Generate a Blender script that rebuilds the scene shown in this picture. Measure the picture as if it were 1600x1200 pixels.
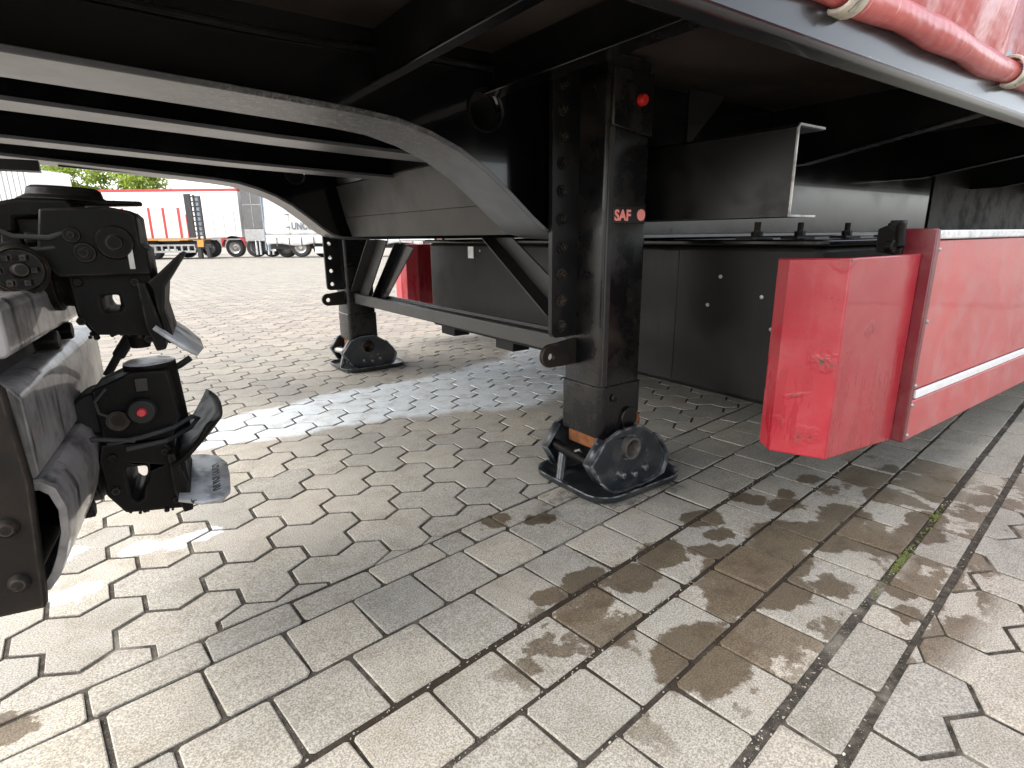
import bpy, bmesh, math, random
import numpy as np
from mathutils import Matrix, Vector
from mathutils.geometry import tessellate_polygon

random.seed(7)
rng = np.random.default_rng(7)
for o in list(bpy.data.objects):
    bpy.data.objects.remove(o)
SC = bpy.context.scene
COL = SC.collection
R = math.radians

# ------------------------------------------------------------------ camera, sky, sun, exposure
YAW = R(35.4)                     # the trailer's length runs along +X; the photographer looks 54.6 deg to its left
PITCH, ROLL, FPX, CAM_H = 0.25593, 0.01072, 886.0, 0.6
FWD2 = Vector((math.sin(YAW), math.cos(YAW), 0))
RGT2 = Vector((math.cos(YAW), -math.sin(YAW), 0))
fwd = FWD2 * math.cos(PITCH) + Vector((0, 0, -math.sin(PITCH)))
dn0 = FWD2 * -math.sin(PITCH) + Vector((0, 0, -math.cos(PITCH)))
rgt = RGT2 * math.cos(ROLL) + dn0 * math.sin(ROLL)
dwn = RGT2 * -math.sin(ROLL) + dn0 * math.cos(ROLL)
cam = bpy.data.cameras.new('camera')
cam.sensor_width = 36
cam.lens = 36 * FPX / 1600
cam.clip_start, cam.clip_end = 0.02, 2000
camo = bpy.data.objects.new('camera', cam)
COL.objects.link(camo)
mw = Matrix(((rgt.x, -dwn.x, -fwd.x, 0), (rgt.y, -dwn.y, -fwd.y, 0), (rgt.z, -dwn.z, -fwd.z, CAM_H), (0, 0, 0, 1)))
camo.matrix_world = mw
SC.camera = camo

SUN_DIR = Vector((-0.60, 0.26, 0.66)).normalized()     # towards the sun
SUN_EL = math.asin(SUN_DIR.z)
SUN_AZ = math.atan2(SUN_DIR.x, SUN_DIR.y)
world = bpy.data.worlds.new('World')
SC.world = world
world.use_nodes = True
wn, wl = world.node_tree.nodes, world.node_tree.links
wn.clear()
sky = wn.new('ShaderNodeTexSky')
sky.sky_type = 'NISHITA'
sky.sun_disc = False
sky.sun_elevation, sky.sun_rotation = SUN_EL, SUN_AZ
sky.air_density, sky.dust_density, sky.ozone_density = 1.0, 3.0, 1.0
hs = wn.new('ShaderNodeHueSaturation')
hs.inputs['Saturation'].default_value = 0.30
bg = wn.new('ShaderNodeBackground')
bg.inputs['Strength'].default_value = 0.15
wo = wn.new('ShaderNodeOutputWorld')
wl.new(sky.outputs[0], hs.inputs['Color'])
wl.new(hs.outputs[0], bg.inputs['Color'])
wl.new(bg.outputs[0], wo.inputs[0])
sun = bpy.data.lights.new('sun', 'SUN')
sun.energy = 1.5
sun.angle = R(60)
sun.color = (1.0, 0.96, 0.9)
suno = bpy.data.objects.new('sun', sun)
COL.objects.link(suno)
suno.rotation_euler = SUN_DIR.to_track_quat('Z', 'Y').to_euler()
suno.location = (0, 0, 12)
SC.view_settings.view_transform = 'Standard'
SC.view_settings.look = 'None'
SC.view_settings.exposure = 2.03
SC.view_settings.gamma = 1
SC.view_settings.use_curve_mapping = False
SC.cycles.max_bounces = 8
SC.cycles.sample_clamp_indirect = 6
SC.cycles.use_denoising = True

# ------------------------------------------------------------------ node helpers
class NT:
    def __init__(s, name):
        s.m = bpy.data.materials.new(name)
        s.m.use_nodes = True
        s.n, s.l = s.m.node_tree.nodes, s.m.node_tree.links
        s.b = s.n['Principled BSDF']
        s.pos = s.n.new('ShaderNodeNewGeometry')

    def val(s, sock, v):
        if hasattr(v, 'is_output') or isinstance(v, bpy.types.NodeSocket):
            s.l.new(v, sock)
        else:
            sock.default_value = v

    def math(s, op, a, b=0.0, c=None, clamp=False):
        n = s.n.new('ShaderNodeMath')
        n.operation = op
        n.use_clamp = clamp
        s.val(n.inputs[0], a)
        s.val(n.inputs[1], b)
        if c is not None:
            s.val(n.inputs[2], c)
        return n.outputs[0]

    def vec(s, op, a, b=(0, 0, 0)):
        n = s.n.new('ShaderNodeVectorMath')
        n.operation = op
        s.val(n.inputs[0], a)
        s.val(n.inputs[1], b)
        return n.outputs['Value'] if op in ('LENGTH', 'DOT_PRODUCT') else n.outputs[0]

    def noise(s, scale, detail=3, rough=0.55, vec=None, dist=0.0, color=False):
        n = s.n.new('ShaderNodeTexNoise')
        n.inputs['Scale'].default_value = scale
        n.inputs['Detail'].default_value = detail
        n.inputs['Roughness'].default_value = rough
        n.inputs['Distortion'].default_value = dist
        s.l.new(vec if vec is not None else s.pos.outputs['Position'], n.inputs['Vector'])
        return n.outputs['Color' if color else 'Fac']

    def voro(s, scale, vec=None, feature='F1'):
        n = s.n.new('ShaderNodeTexVoronoi')
        n.feature = feature
        n.inputs['Scale'].default_value = scale
        s.l.new(vec if vec is not None else s.pos.outputs['Position'], n.inputs['Vector'])
        return n.outputs['Distance']

    def ramp(s, v, a, b, lo=0.0, hi=1.0):
        n = s.n.new('ShaderNodeMapRange')
        n.interpolation_type = 'SMOOTHSTEP'
        s.val(n.inputs[0], v)
        for i, x in zip((1, 2, 3, 4), (a, b, lo, hi)):
            n.inputs[i].default_value = x
        return n.outputs[0]

    def mix(s, f, a, b, mode='MIX'):
        n = s.n.new('ShaderNodeMix')
        n.data_type = 'RGBA'
        n.blend_type = mode
        s.val(n.inputs[0], f)
        for i, v in ((6, a), (7, b)):
            if isinstance(v, (tuple, list)) and len(v) == 3:
                v = (*v, 1)
            s.val(n.inputs[i], v)
        return n.outputs[2]

    def scaled(s, vec, xyz):
        return s.vec('MULTIPLY', vec, xyz)

    def bump(s, h, strength=0.3, dist=0.002, prev=None):
        n = s.n.new('ShaderNodeBump')
        n.inputs['Strength'].default_value = strength
        n.inputs['Distance'].default_value = dist
        s.l.new(h, n.inputs['Height'])
        if prev is not None:
            s.l.new(prev, n.inputs['Normal'])
        return n.outputs[0]

    def blobs(s, P, lst):
        """largest of several soft ellipses: (x, y, z, rx, ry, rz)"""
        out = None
        for (x, y, z, rx, ry, rz) in lst:
            d = s.vec('LENGTH', s.vec('MULTIPLY', s.vec('SUBTRACT', P, (x, y, z)), (1 / rx, 1 / ry, 1 / rz)))
            out = d if out is None else s.math('MINIMUM', out, d)
        return out

    def set(s, **k):
        names = dict(base='Base Color', rough='Roughness', metal='Metallic', normal='Normal', spec='Specular IOR Level',
                     coat='Coat Weight', coatr='Coat Roughness', sheen='Sheen Weight')
        for a, v in k.items():
            if isinstance(v, tuple) and len(v) == 3:
                v = (*v, 1)
            s.val(s.b.inputs[names[a]], v)
        return s.m


M = {}

def paint(name, base, rough=0.35, dirt=None, chips=None, bump=None, coat=0.0, spec=0.5, metal=0.0, streak=None, rvar=0.12):
    t = NT(name)
    c = (*base, 1)
    r = rough
    n1 = t.noise(9, 4)
    col = t.mix(t.ramp(n1, 0.3, 0.75), c, tuple(min(x * 1.35, max(x, 0.8)) for x in base))
    if dirt:
        dc, amount, sc = dirt
        f = t.math('MULTIPLY', t.ramp(t.noise(sc, 6, 0.65), 0.42, 0.72), amount)
        col = t.mix(f, col, dc)
        r = t.math('ADD', rough, t.math('MULTIPLY', f, 0.4))
    else:
        r = t.math('ADD', rough, t.math('MULTIPLY', t.math('SUBTRACT', t.noise(30, 3), 0.5), rvar * 2), clamp=True)
    if streak:
        sc_, sa, scale = streak
        P = t.scaled(t.pos.outputs['Position'], (scale, scale, scale * 0.12))
        f = t.math('MULTIPLY', t.ramp(t.noise(1.0, 4, 0.6, P), 0.52, 0.68), sa)
        col = t.mix(f, col, sc_)
    if chips:
        cc, thr, sc = chips
        f = t.ramp(t.noise(sc, 5, 0.7), thr, thr + 0.04)
        col = t.mix(f, col, cc)
    if bump:
        t.set(normal=t.bump(t.noise(bump[0], 4), bump[1], 0.001))
    t.set(base=col, rough=r, coat=coat, spec=spec, metal=metal)
    M[name] = t.m
    return t


paint('black_paint', (0.004, 0.004, 0.0045), 0.3, ((0.016, 0.014, 0.012), 0.55, 7), None, (160, 0.06), spec=0.35)
paint('black_gloss', (0.003, 0.003, 0.0035), 0.16, ((0.012, 0.011, 0.010), 0.35, 9), None, (300, 0.05), spec=0.35)
paint('web_gloss', (0.003, 0.003, 0.0035), 0.12, ((0.010, 0.009, 0.009), 0.3, 5), None, (260, 0.05), coat=0.4, spec=0.45)
paint('black_matt', (0.0035, 0.0035, 0.0035), 0.5, ((0.018, 0.015, 0.013), 0.5, 9), None, (220, 0.12), spec=0.3)
paint('leg_paint', (0.0035, 0.0035, 0.004), 0.24, ((0.026, 0.018, 0.012), 0.6, 12), ((0.026, 0.016, 0.010), 0.64, 13), (120, 0.12), spec=0.4)
paint('grey_black', (0.012, 0.0112, 0.0105), 0.4, ((0.036, 0.032, 0.028), 0.6, 5), None, (240, 0.06))
paint('foot_paint', (0.012, 0.0145, 0.0175), 0.32, ((0.055, 0.052, 0.047), 0.75, 15), ((0.15, 0.155, 0.16), 0.625, 17), (55, 0.4))
paint('rust', (0.16, 0.06, 0.022), 0.85, ((0.05, 0.028, 0.018), 0.8, 40), None, (200, 0.6), spec=0.25)
paint('rusty_iron', (0.007, 0.0055, 0.0045), 0.55, ((0.026, 0.017, 0.011), 0.6, 25), ((0.07, 0.035, 0.018), 0.68, 30), (150, 0.4), spec=0.2)
paint('cast_iron', (0.0028, 0.0025, 0.0022), 0.5, ((0.009, 0.0072, 0.006), 0.7, 20), None, (110, 0.7), spec=0.12)
paint('steel', (0.36, 0.35, 0.33), 0.42, ((0.10, 0.085, 0.07), 0.6, 30), None, (200, 0.2), metal=0.7)
paint('worn_steel', (0.10, 0.09, 0.08), 0.45, ((0.035, 0.025, 0.018), 0.8, 40), ((0.09, 0.04, 0.02), 0.62, 60), (200, 0.3), metal=0.4)
paint('aluminium', (0.62, 0.63, 0.64), 0.35, ((0.25, 0.22, 0.2), 0.5, 40), None, None, metal=0.4)
paint('plywood', (0.020, 0.014, 0.011), 0.55, ((0.05, 0.038, 0.03), 0.7, 3), None, (80, 0.1))
paint('box_plastic', (0.0045, 0.0042, 0.004), 0.42, ((0.022, 0.019, 0.015), 0.6, 4), ((0.22, 0.2, 0.17), 0.755, 24), (260, 0.12), streak=((0.014, 0.011, 0.009), 0.7, 22), spec=0.25)
paint('frame_grime', (0.18, 0.168, 0.166), 0.34, ((0.05, 0.042, 0.038), 0.75, 14), None, (60, 0.2), streak=((0.02, 0.017, 0.015), 0.9, 34), coat=0.4)
paint('rubber', (0.018, 0.018, 0.018), 0.8)
paint('white_paint', (0.78, 0.78, 0.77), 0.4, ((0.6, 0.58, 0.54), 0.2, 0.8))
paint('white_tarp', (0.74, 0.73, 0.70), 0.55, ((0.55, 0.53, 0.5), 0.4, 1.5), None, (3, 0.5))
paint('white_gloss', (0.8, 0.8, 0.79), 0.3, ((0.5, 0.46, 0.42), 0.35, 60))
paint('bg_red', (0.42, 0.035, 0.035), 0.45)
paint('bg_grey', (0.085, 0.085, 0.085), 0.6, ((0.16, 0.16, 0.155), 0.5, 1.2))
paint('bg_grey_light', (0.30, 0.30, 0.29), 0.6)
paint('bg_dark', (0.02, 0.02, 0.022), 0.6)
paint('bg_blue_steel', (0.20, 0.24, 0.29), 0.4, metal=0.3)
paint('bg_orange', (0.48, 0.23, 0.04), 0.45)
paint('bg_text', (0.10, 0.115, 0.13), 0.6)
paint('bg_tape', (0.6, 0.12, 0.08), 0.5)
paint('rope', (0.50, 0.46, 0.38), 0.85, ((0.2, 0.17, 0.13), 0.6, 60), None, (400, 0.5))
paint('logo_red', (0.85, 0.24, 0.20), 0.45)
paint('logo_back', (0.012, 0.010, 0.010), 0.4)
paint('cap_red', (0.48, 0.012, 0.010), 0.4)
paint('yellow', (0.7, 0.48, 0.03), 0.5)
paint('button_red', (0.42, 0.02, 0.03), 0.4)
paint('moss', (0.060, 0.072, 0.018), 0.9, ((0.12, 0.12, 0.035), 0.9, 120))
paint('bark', (0.10, 0.075, 0.055), 0.9)
paint('flap_steel', (0.40, 0.41, 0.42), 0.42, ((0.07, 0.07, 0.07), 0.75, 26), ((0.02, 0.02, 0.02), 0.66, 45), (120, 0.2), metal=0.25)

# near main-beam flange: black coat greyed to carry reflected ground light, with a blistered stretch
t = NT('flange_paint')
P = t.pos.outputs['Position']
sx = t.n.new('ShaderNodeSeparateXYZ'); t.l.new(P, sx.inputs[0])
near = t.ramp(sx.outputs['Y'], 1.25, 1.2, 0, 1)
blis = t.math('MULTIPLY', t.math('MULTIPLY', t.ramp(sx.outputs['X'], 0.02, 0.3), t.ramp(sx.outputs['X'], 0.66, 0.5)), near)
w = t.noise(60, 5, 0.7, dist=1.2)
fine = t.noise(210, 3, 0.6)
col = t.mix(t.ramp(t.noise(6, 5, 0.65), 0.35, 0.7), (0.052, 0.054, 0.058), (0.100, 0.102, 0.106))
flk = t.noise(80, 5, 0.75, dist=1.2)
col = t.mix(t.math('MULTIPLY', blis, t.ramp(flk, 0.47, 0.58, 0.0, 0.7)), col, (0.008, 0.007, 0.006))
col = t.mix(t.math('MULTIPLY', blis, t.ramp(flk, 0.46, 0.36, 0.0, 0.6)), col, (0.30, 0.29, 0.27))
nb = t.bump(fine, 0.08, 0.001)
h = t.math('MULTIPLY', flk, blis)
nb = t.bump(h, 0.9, 0.006, nb)
t.set(base=col, rough=t.math('ADD', 0.3, t.math('MULTIPLY', t.noise(18, 3), 0.16)), normal=nb, spec=0.65, coat=0.35)
t.b.inputs['Coat Roughness'].default_value = 0.3
M['flange_paint'] = t.m


def edge_wear(name, col, amount, radius):
    """bare metal along the edges of a painted casting"""
    m = M[name]; n, l = m.node_tree.nodes, m.node_tree.links
    b = n['Principled BSDF']
    bv = n.new('ShaderNodeBevel'); bv.samples = 4; bv.inputs['Radius'].default_value = radius
    g = n.new('ShaderNodeNewGeometry')
    d = n.new('ShaderNodeVectorMath'); d.operation = 'DOT_PRODUCT'
    l.new(bv.outputs[0], d.inputs[0]); l.new(g.outputs['Normal'], d.inputs[1])
    mr = n.new('ShaderNodeMapRange'); mr.interpolation_type = 'SMOOTHSTEP'
    l.new(d.outputs['Value'], mr.inputs[0]); mr.inputs[1].default_value = 0.997; mr.inputs[2].default_value = 0.94
    ns = n.new('ShaderNodeTexNoise'); ns.inputs['Scale'].default_value = 45; ns.inputs['Detail'].default_value = 4
    l.new(g.outputs['Position'], ns.inputs['Vector'])
    r2 = n.new('ShaderNodeMapRange'); l.new(ns.outputs['Fac'], r2.inputs[0]); r2.inputs[1].default_value = 0.38; r2.inputs[2].default_value = 0.62
    mu = n.new('ShaderNodeMath'); mu.operation = 'MULTIPLY'; l.new(mr.outputs[0], mu.inputs[0]); l.new(r2.outputs[0], mu.inputs[1])
    m2 = n.new('ShaderNodeMath'); m2.operation = 'MULTIPLY'; l.new(mu.outputs[0], m2.inputs[0]); m2.inputs[1].default_value = amount
    mx = n.new('ShaderNodeMix'); mx.data_type = 'RGBA'
    old = b.inputs['Base Color'].links[0].from_socket
    l.new(m2.outputs[0], mx.inputs[0]); l.new(old, mx.inputs[6]); mx.inputs[7].default_value = (*col, 1)
    l.new(mx.outputs[2], b.inputs['Base Color'])


edge_wear('foot_paint', (0.26, 0.27, 0.28), 1.0, 0.006)
edge_wear('cast_iron', (0.07, 0.06, 0.052), 0.7, 0.003)
edge_wear('black_matt', (0.06, 0.055, 0.05), 0.5, 0.0025)
edge_wear('rusty_iron', (0.12, 0.09, 0.07), 0.7, 0.003)
edge_wear('black_paint', (0.10, 0.10, 0.10), 0.5, 0.002)
edge_wear('leg_paint', (0.12, 0.09, 0.07), 0.55, 0.003)

# red painted steel of the guard and skirt: chips, dents, splashes of dirt
def red_paint(name, base, scars, dust_sheen_amt):
    t = NT(name)
    P = t.pos.outputs['Position']
    wob = t.vec('ADD', P, t.vec('SCALE', t.vec('SUBTRACT', t.noise(24, 4, color=True), (0.5, 0.5, 0.5))))
    wob.node.inputs[0].links[0]
    sc = [n for n in t.n if n.type == 'VECT_MATH' and n.operation == 'SCALE'][-1]
    sc.inputs['Scale'].default_value = 0.07
    col = t.mix(t.ramp(t.noise(5, 4), 0.35, 0.7), base, tuple(x * 0.86 for x in base))
    dust_sheen = t.math('MULTIPLY', t.ramp(t.noise(11, 6, 0.7), 0.35, 0.75), dust_sheen_amt)  # pinkish dust, also standing in for reflected sky and ground
    col = t.mix(dust_sheen, col, (0.42, 0.20, 0.18))
    sp = t.voro(105)
    spots = t.math('MULTIPLY', t.ramp(sp, 0.22, 0.13), t.ramp(t.noise(9, 5, 0.75), 0.46, 0.60))
    col = t.mix(t.math('MULTIPLY', spots, 0.75), col, (0.09, 0.03, 0.025))
    hgt = t.noise(4, 2)
    run = t.math('MULTIPLY', t.ramp(t.noise(1.0, 4, 0.6, t.scaled(P, (30, 30, 6))), 0.50, 0.56), 1.0 if scars else 0.25)
    szz = t.n.new('ShaderNodeSeparateXYZ'); t.l.new(P, szz.inputs[0])
    run = t.math('MULTIPLY', run, t.ramp(szz.outputs['Z'], 0.46, 0.30))
    col = t.mix(t.math('MULTIPLY', run, 0.75), col, tuple(x * 0.85 for x in base))
    rough = t.math('SUBTRACT', t.math('ADD', 0.32, t.math('MULTIPLY', dust_sheen, 0.35)), t.math('MULTIPLY', run, 0.14))
    nrm = t.bump(t.noise(500, 2), 0.04, 0.0006)
    if scars:
        d = t.blobs(wob, scars)
        scuff = t.ramp(d, 1.0, 0.55)
        peel = t.noise(75, 5, 0.75)
        hard = t.math('MULTIPLY', scuff, t.ramp(peel, 0.48, 0.56))
        worst = t.math('MULTIPLY', t.ramp(d, 0.65, 0.35), t.ramp(t.noise(70, 5, 0.75), 0.52, 0.56))
        col = t.mix(t.math('MULTIPLY', hard, 0.45), col, (0.25, 0.012, 0.02))
        col = t.mix(worst, col, (0.11, 0.065, 0.04))
        col = t.mix(t.math('MULTIPLY', worst, t.ramp(t.noise(160, 2), 0.5, 0.6)), col, (0.02, 0.02, 0.022))
        nrm = t.bump(t.math('MULTIPLY', peel, scuff), 0.35, 0.004, nrm)
    t.set(base=col, rough=rough, normal=nrm, coat=0.25, spec=0.5)
    M[name] = t.m

red_paint('guard_red', (0.36, 0.014, 0.026), [(1.045, 0.478, 0.545, .03, .035, .020), (1.042, 0.485, 0.37, .03, .03, .022), (1.04, 0.50, 0.225, .03, .035, .030),
                                              (1.04, 0.56, 0.245, .03, .018, .014), (1.04, 0.53, 0.30, .03, .03, .010), (1.155, 0.468, 0.43, .022, .03, .014)], 0.2)
red_paint('skirt_red_lit', (0.50, 0.062, 0.066), None, 0.7)  # lighter, pinker copy of the guard red, with reflected light painted in
red_paint('post_red_shaded', (0.12, 0.008, 0.014), None, 0.15)  # same red darkened, the post's shade painted into the colour
red_paint('dark_red', (0.24, 0.010, 0.016), None, 0.1)

# red tarpaulin
t = NT('tarp_red')
c = t.mix(t.ramp(t.noise(7, 4), 0.3, 0.7), (0.52, 0.10, 0.09), (0.44, 0.07, 0.07))
Pt = t.scaled(t.pos.outputs['Position'], (90, 20, 14))
c = t.mix(t.math('MULTIPLY', t.ramp(t.noise(1.0, 3, 0.6, Pt), 0.64, 0.70), 0.4), c, (0.68, 0.48, 0.44))
nb = t.bump(t.noise(9, 3, 0.6), 0.5, 0.03)
t.set(base=c, rough=0.34, normal=t.bump(t.voro(900), 0.1, 0.0006, nb), coat=0.3)
M['tarp_red'] = t.m

# side rail: black, lip paled by scuffs and a painted sky reflection
t = NT('rail_paint')
P = t.pos.outputs['Position']
sx = t.n.new('ShaderNodeSeparateXYZ'); t.l.new(P, sx.inputs[0])
edge = t.math('ADD', sx.outputs['Z'], t.math('MULTIPLY', t.math('SUBTRACT', t.noise(40, 5, 0.75), 0.5), 0.016))
worn_sheen = t.math('MULTIPLY', t.ramp(edge, 0.8535, 0.8505), t.ramp(sx.outputs['X'], 0.7, 1.5, 0.02, 0.95))
c = t.mix(worn_sheen, (0.007, 0.008, 0.010), (0.40, 0.42, 0.41))
t.set(base=c, rough=t.math('ADD', 0.2, t.math('MULTIPLY', worn_sheen, 0.35)), metal=t.math('MULTIPLY', worn_sheen, 0.2), coat=0.15, spec=0.4)
M['rail_paint'] = t.m

# ---- concrete pavers: grain, wet stains and dried white residue keep their place on the ground
BAND = R(6.6)
CB, SB = math.cos(BAND), math.sin(BAND)
U = 0.6

def uv_to_xy(u, v):
    return (u * CB - v * SB, u * SB + v * CB)

WET = [(0.620, 0.652, .045), (0.535, 0.66, .03), (0.70, 0.61, .05), (0.60, 0.60, .03), (0.545, 0.585, .028), (0.80, 0.63, .055), (0.99, 0.675, .045), (0.955, 0.61, .03),
       (0.88, 0.59, .03), (0.915, 0.555, .035), (0.63, 0.415, .08), (0.79, 0.47, .055), (0.86, 0.53, .05), (0.95, 0.49, .075), (1.055, 0.53, .07),
       (0.87, 0.44, .065), (0.95, 0.39, .03), (1.14, 0.69, .028), (1.16, 0.655, .03), (1.37, 0.64, .03), (1.24, 0.63, .028), (1.19, 0.60, .04),
       (1.41, 0.50, .04), (1.24, 0.50, .06), (1.14, 0.47, .07), (1.63, 0.44, .03), (1.51, 0.42, .035), (1.36, 0.385, .05), (1.28, 0.37, .05),
       (1.18, 0.40, .05), (-0.19, 0.855, .035), (0.70, 0.885, .03), (0.62, 0.935, .035), (1.04, 0.31, .03), (1.46, 0.56, .035), (1.6, 0.55, .03), (0.98, .28, .025)]
WHITE = [(0.45, 1.95, .30, .20), (0.70, 1.97, .30, .25), (0.95, 1.94, .30, .29), (1.20, 1.90, .32, .36), (1.5, 1.95, .38, .38), (0.20, 1.93, .24, .13), (1.9, 2.1, .4, .4), (-0.02, 1.27, .04, .03), (0.04, 1.25, .035, .03), (0.09, 1.255, .05, .025), (-0.16, 1.33, .06, .035), (-0.13, 1.16, .05, .03), (-.2, 1.22, .05, .03)]
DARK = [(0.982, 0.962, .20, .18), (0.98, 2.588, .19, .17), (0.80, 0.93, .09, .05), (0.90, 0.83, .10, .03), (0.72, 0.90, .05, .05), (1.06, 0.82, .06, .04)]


def concrete(name, tint=(0.335, 0.311, 0.272), joints=False):
    t = NT(name)
    P = t.pos.outputs['Position']
    oi = t.n.new('ShaderNodeObjectInfo')
    rnd = t.math('FRACT', t.math('ADD', oi.outputs['Random'], t.pos.outputs['Random Per Island']))
    col = t.mix(t.ramp(t.noise(2.2, 5, 0.6), 0.3, 0.7), tint, tuple(x * y for x, y in zip(tint, (0.84, 0.86, 0.88))))
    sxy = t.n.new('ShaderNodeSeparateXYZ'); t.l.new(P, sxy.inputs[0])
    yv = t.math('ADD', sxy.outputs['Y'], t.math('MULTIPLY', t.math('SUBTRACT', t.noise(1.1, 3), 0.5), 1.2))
    col = t.mix(t.ramp(yv, 1.9, 3.2), col, (0.200, 0.186, 0.162))  # pavers darkened farther out to hold back the open yard's brightness
    col = t.mix(1.0, col, t.mix(rnd, (0.83, 0.845, 0.86), (1.09, 1.07, 1.04)), 'MULTIPLY')
    dirt = t.ramp(t.noise(13, 6, 0.7), 0.42, 0.75)
    col = t.mix(1.0, col, t.mix(dirt, (1, 1, 1), (0.78, 0.75, 0.71)), 'MULTIPLY')
    g1 = t.noise(420, 2, 0.6)
    g2 = t.voro(230)
    col = t.mix(1.0, col, t.mix(t.ramp(g1, 0.32, 0.68), (0.62, 0.62, 0.62), (1.34, 1.34, 1.33)), 'MULTIPLY')
    g3 = t.noise(170, 3, 0.7)
    col = t.mix(t.math('MULTIPLY', t.ramp(g3, 0.60, 0.68), 0.55), col, (0.13, 0.118, 0.10))
    col = t.mix(t.math('MULTIPLY', t.ramp(g3, 0.36, 0.29), 0.5), col, (0.55, 0.53, 0.49))
    pit = t.math('MULTIPLY', t.ramp(g2, 0.22, 0.10), t.ramp(t.noise(90, 2), 0.5, 0.6))
    col = t.mix(t.math('MULTIPLY', pit, 0.7), col, (0.07, 0.06, 0.05))
    # scuffs left by tyres, along the lane
    Ps = t.n.new('ShaderNodeMapping'); Ps.inputs['Rotation'].default_value = (0, 0, R(-32)); Ps.inputs['Scale'].default_value = (2.5, 38, 1)
    t.l.new(P, Ps.inputs[0])
    sc = t.math('MULTIPLY', t.ramp(t.noise(1.0, 4, 0.6, Ps.outputs[0]), 0.52, 0.72), t.ramp(t.noise(1.6, 2), 0.45, 0.62))
    col = t.mix(t.math('MULTIPLY', sc, 0.30), col, (0.17, 0.15, 0.135))
    # dark oily marks
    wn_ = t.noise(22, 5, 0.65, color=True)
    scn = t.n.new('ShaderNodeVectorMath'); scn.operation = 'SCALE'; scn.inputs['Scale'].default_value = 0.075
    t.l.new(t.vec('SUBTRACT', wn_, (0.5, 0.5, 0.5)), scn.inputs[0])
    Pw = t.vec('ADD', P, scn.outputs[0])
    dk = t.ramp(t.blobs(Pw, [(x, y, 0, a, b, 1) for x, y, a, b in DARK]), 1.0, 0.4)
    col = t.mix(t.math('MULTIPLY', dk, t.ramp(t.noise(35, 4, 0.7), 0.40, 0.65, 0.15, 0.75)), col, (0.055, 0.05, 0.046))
    # dried white residue
    wh = t.math('MULTIPLY', t.ramp(t.blobs(Pw, [(x, y, 0, a, b, 1) for x, y, a, b in WHITE]), 1.02, 0.80), t.ramp(t.noise(16, 5, 0.7), 0.28, 0.56, 0.35, 1.0))
    col = t.mix(t.math('MULTIPLY', wh, t.ramp(g1, 0.3, 0.7, 0.48, 0.74)), col, (0.72, 0.78, 0.83))
    # wet patches
    d = t.blobs(Pw, [(x, y, 0, r * 1.15, r * 0.85, 1) for x, y, r in WET])
    wet = t.ramp(d, 1.03, 0.90)
    Mu = t.n.new('ShaderNodeMapping'); Mu.vector_type = 'TEXTURE'; Mu.inputs['Rotation'].default_value = (0, 0, BAND)
    t.l.new(P, Mu.inputs[0])
    trail = t.ramp(t.blobs(Mu.outputs[0], [(0.95, 0.335, 0, .62, .17, 1), (1.45, 0.33, 0, .6, .20, 1), (0.62, 0.50, 0, .25, .12, 1), (1.3, 0.14, 0, .7, .09, 1)]), 1.0, 0.55)
    patch = t.ramp(t.math('ADD', t.noise(10, 6, 0.62), t.math('ADD', t.math('MULTIPLY', trail, 0.08), t.math('MULTIPLY', t.math('SUBTRACT', rnd, 0.5), 0.34))), 0.60, 0.63)
    wet = t.math('MAXIMUM', wet, t.math('MULTIPLY', patch, t.math('MULTIPLY', trail, 0.9)))
    drops = t.math('MULTIPLY', t.ramp(t.voro(34), 0.20, 0.15), t.math('MULTIPLY', t.ramp(t.noise(5, 2), 0.50, 0.60), t.ramp(d, 3.2, 1.2)))
    wet = t.math('MAXIMUM', wet, t.math('MULTIPLY', drops, 0.6))
    col = t.mix(wet, col, t.mix(1.0, col, (0.37, 0.315, 0.25), 'MULTIPLY'))
    col = t.mix(t.math('MULTIPLY', wet, t.ramp(t.noise(26, 4, 0.7), 0.5, 0.7, 0.0, 0.45)), col, (0.055, 0.042, 0.03))
    rough = t.math('SUBTRACT', 0.86, t.math('MULTIPLY', wet, 0.34))
    nb = t.bump(g1, 0.35, 0.0012)
    nb = t.bump(t.noise(70, 3), 0.25, 0.0012, nb)
    t.set(base=col, rough=rough, normal=nb, spec=0.3)
    M[name] = t.m


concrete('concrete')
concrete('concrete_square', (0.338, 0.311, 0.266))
t = NT('joint_sand')
c = t.mix(t.ramp(t.noise(60, 5, 0.7), 0.35, 0.7), (0.030, 0.026, 0.021), (0.085, 0.073, 0.060))
c = t.mix(t.ramp(t.noise(7, 4, 0.65), 0.52, 0.68), c, (0.17, 0.155, 0.13))
c = t.mix(t.ramp(t.voro(260), 0.14, 0.08), c, (0.42, 0.38, 0.32))
Mu = t.n.new('ShaderNodeMapping'); Mu.vector_type = 'TEXTURE'; Mu.inputs['Rotation'].default_value = (0, 0, BAND)
t.l.new(t.pos.outputs['Position'], Mu.inputs[0])
soak = t.ramp(t.blobs(Mu.outputs[0], [(0.90, 0.44, 0, .62, .20, 1), (1.45, 0.36, 0, .6, .20, 1), (0.45, 0.56, 0, .35, .05, 1)]), 1.0, 0.6)
c = t.mix(t.math('MULTIPLY', soak, 0.8), c, (0.028, 0.019, 0.012))
t.set(base=c, rough=0.95, normal=t.bump(t.noise(300, 3), 0.6, 0.003), spec=0.2)
M['joint_sand'] = t.m
t = NT('yard_concrete')
c = t.mix(t.ramp(t.noise(0.35, 5, 0.6), 0.3, 0.7), (0.215, 0.198, 0.170), (0.18, 0.166, 0.143))
c = t.mix(t.ramp(t.noise(4, 4, 0.7), 0.5, 0.75), c, (0.22, 0.195, 0.165))
t.set(base=c, rough=0.9, spec=0.2)
M['yard_concrete'] = t.m
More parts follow.
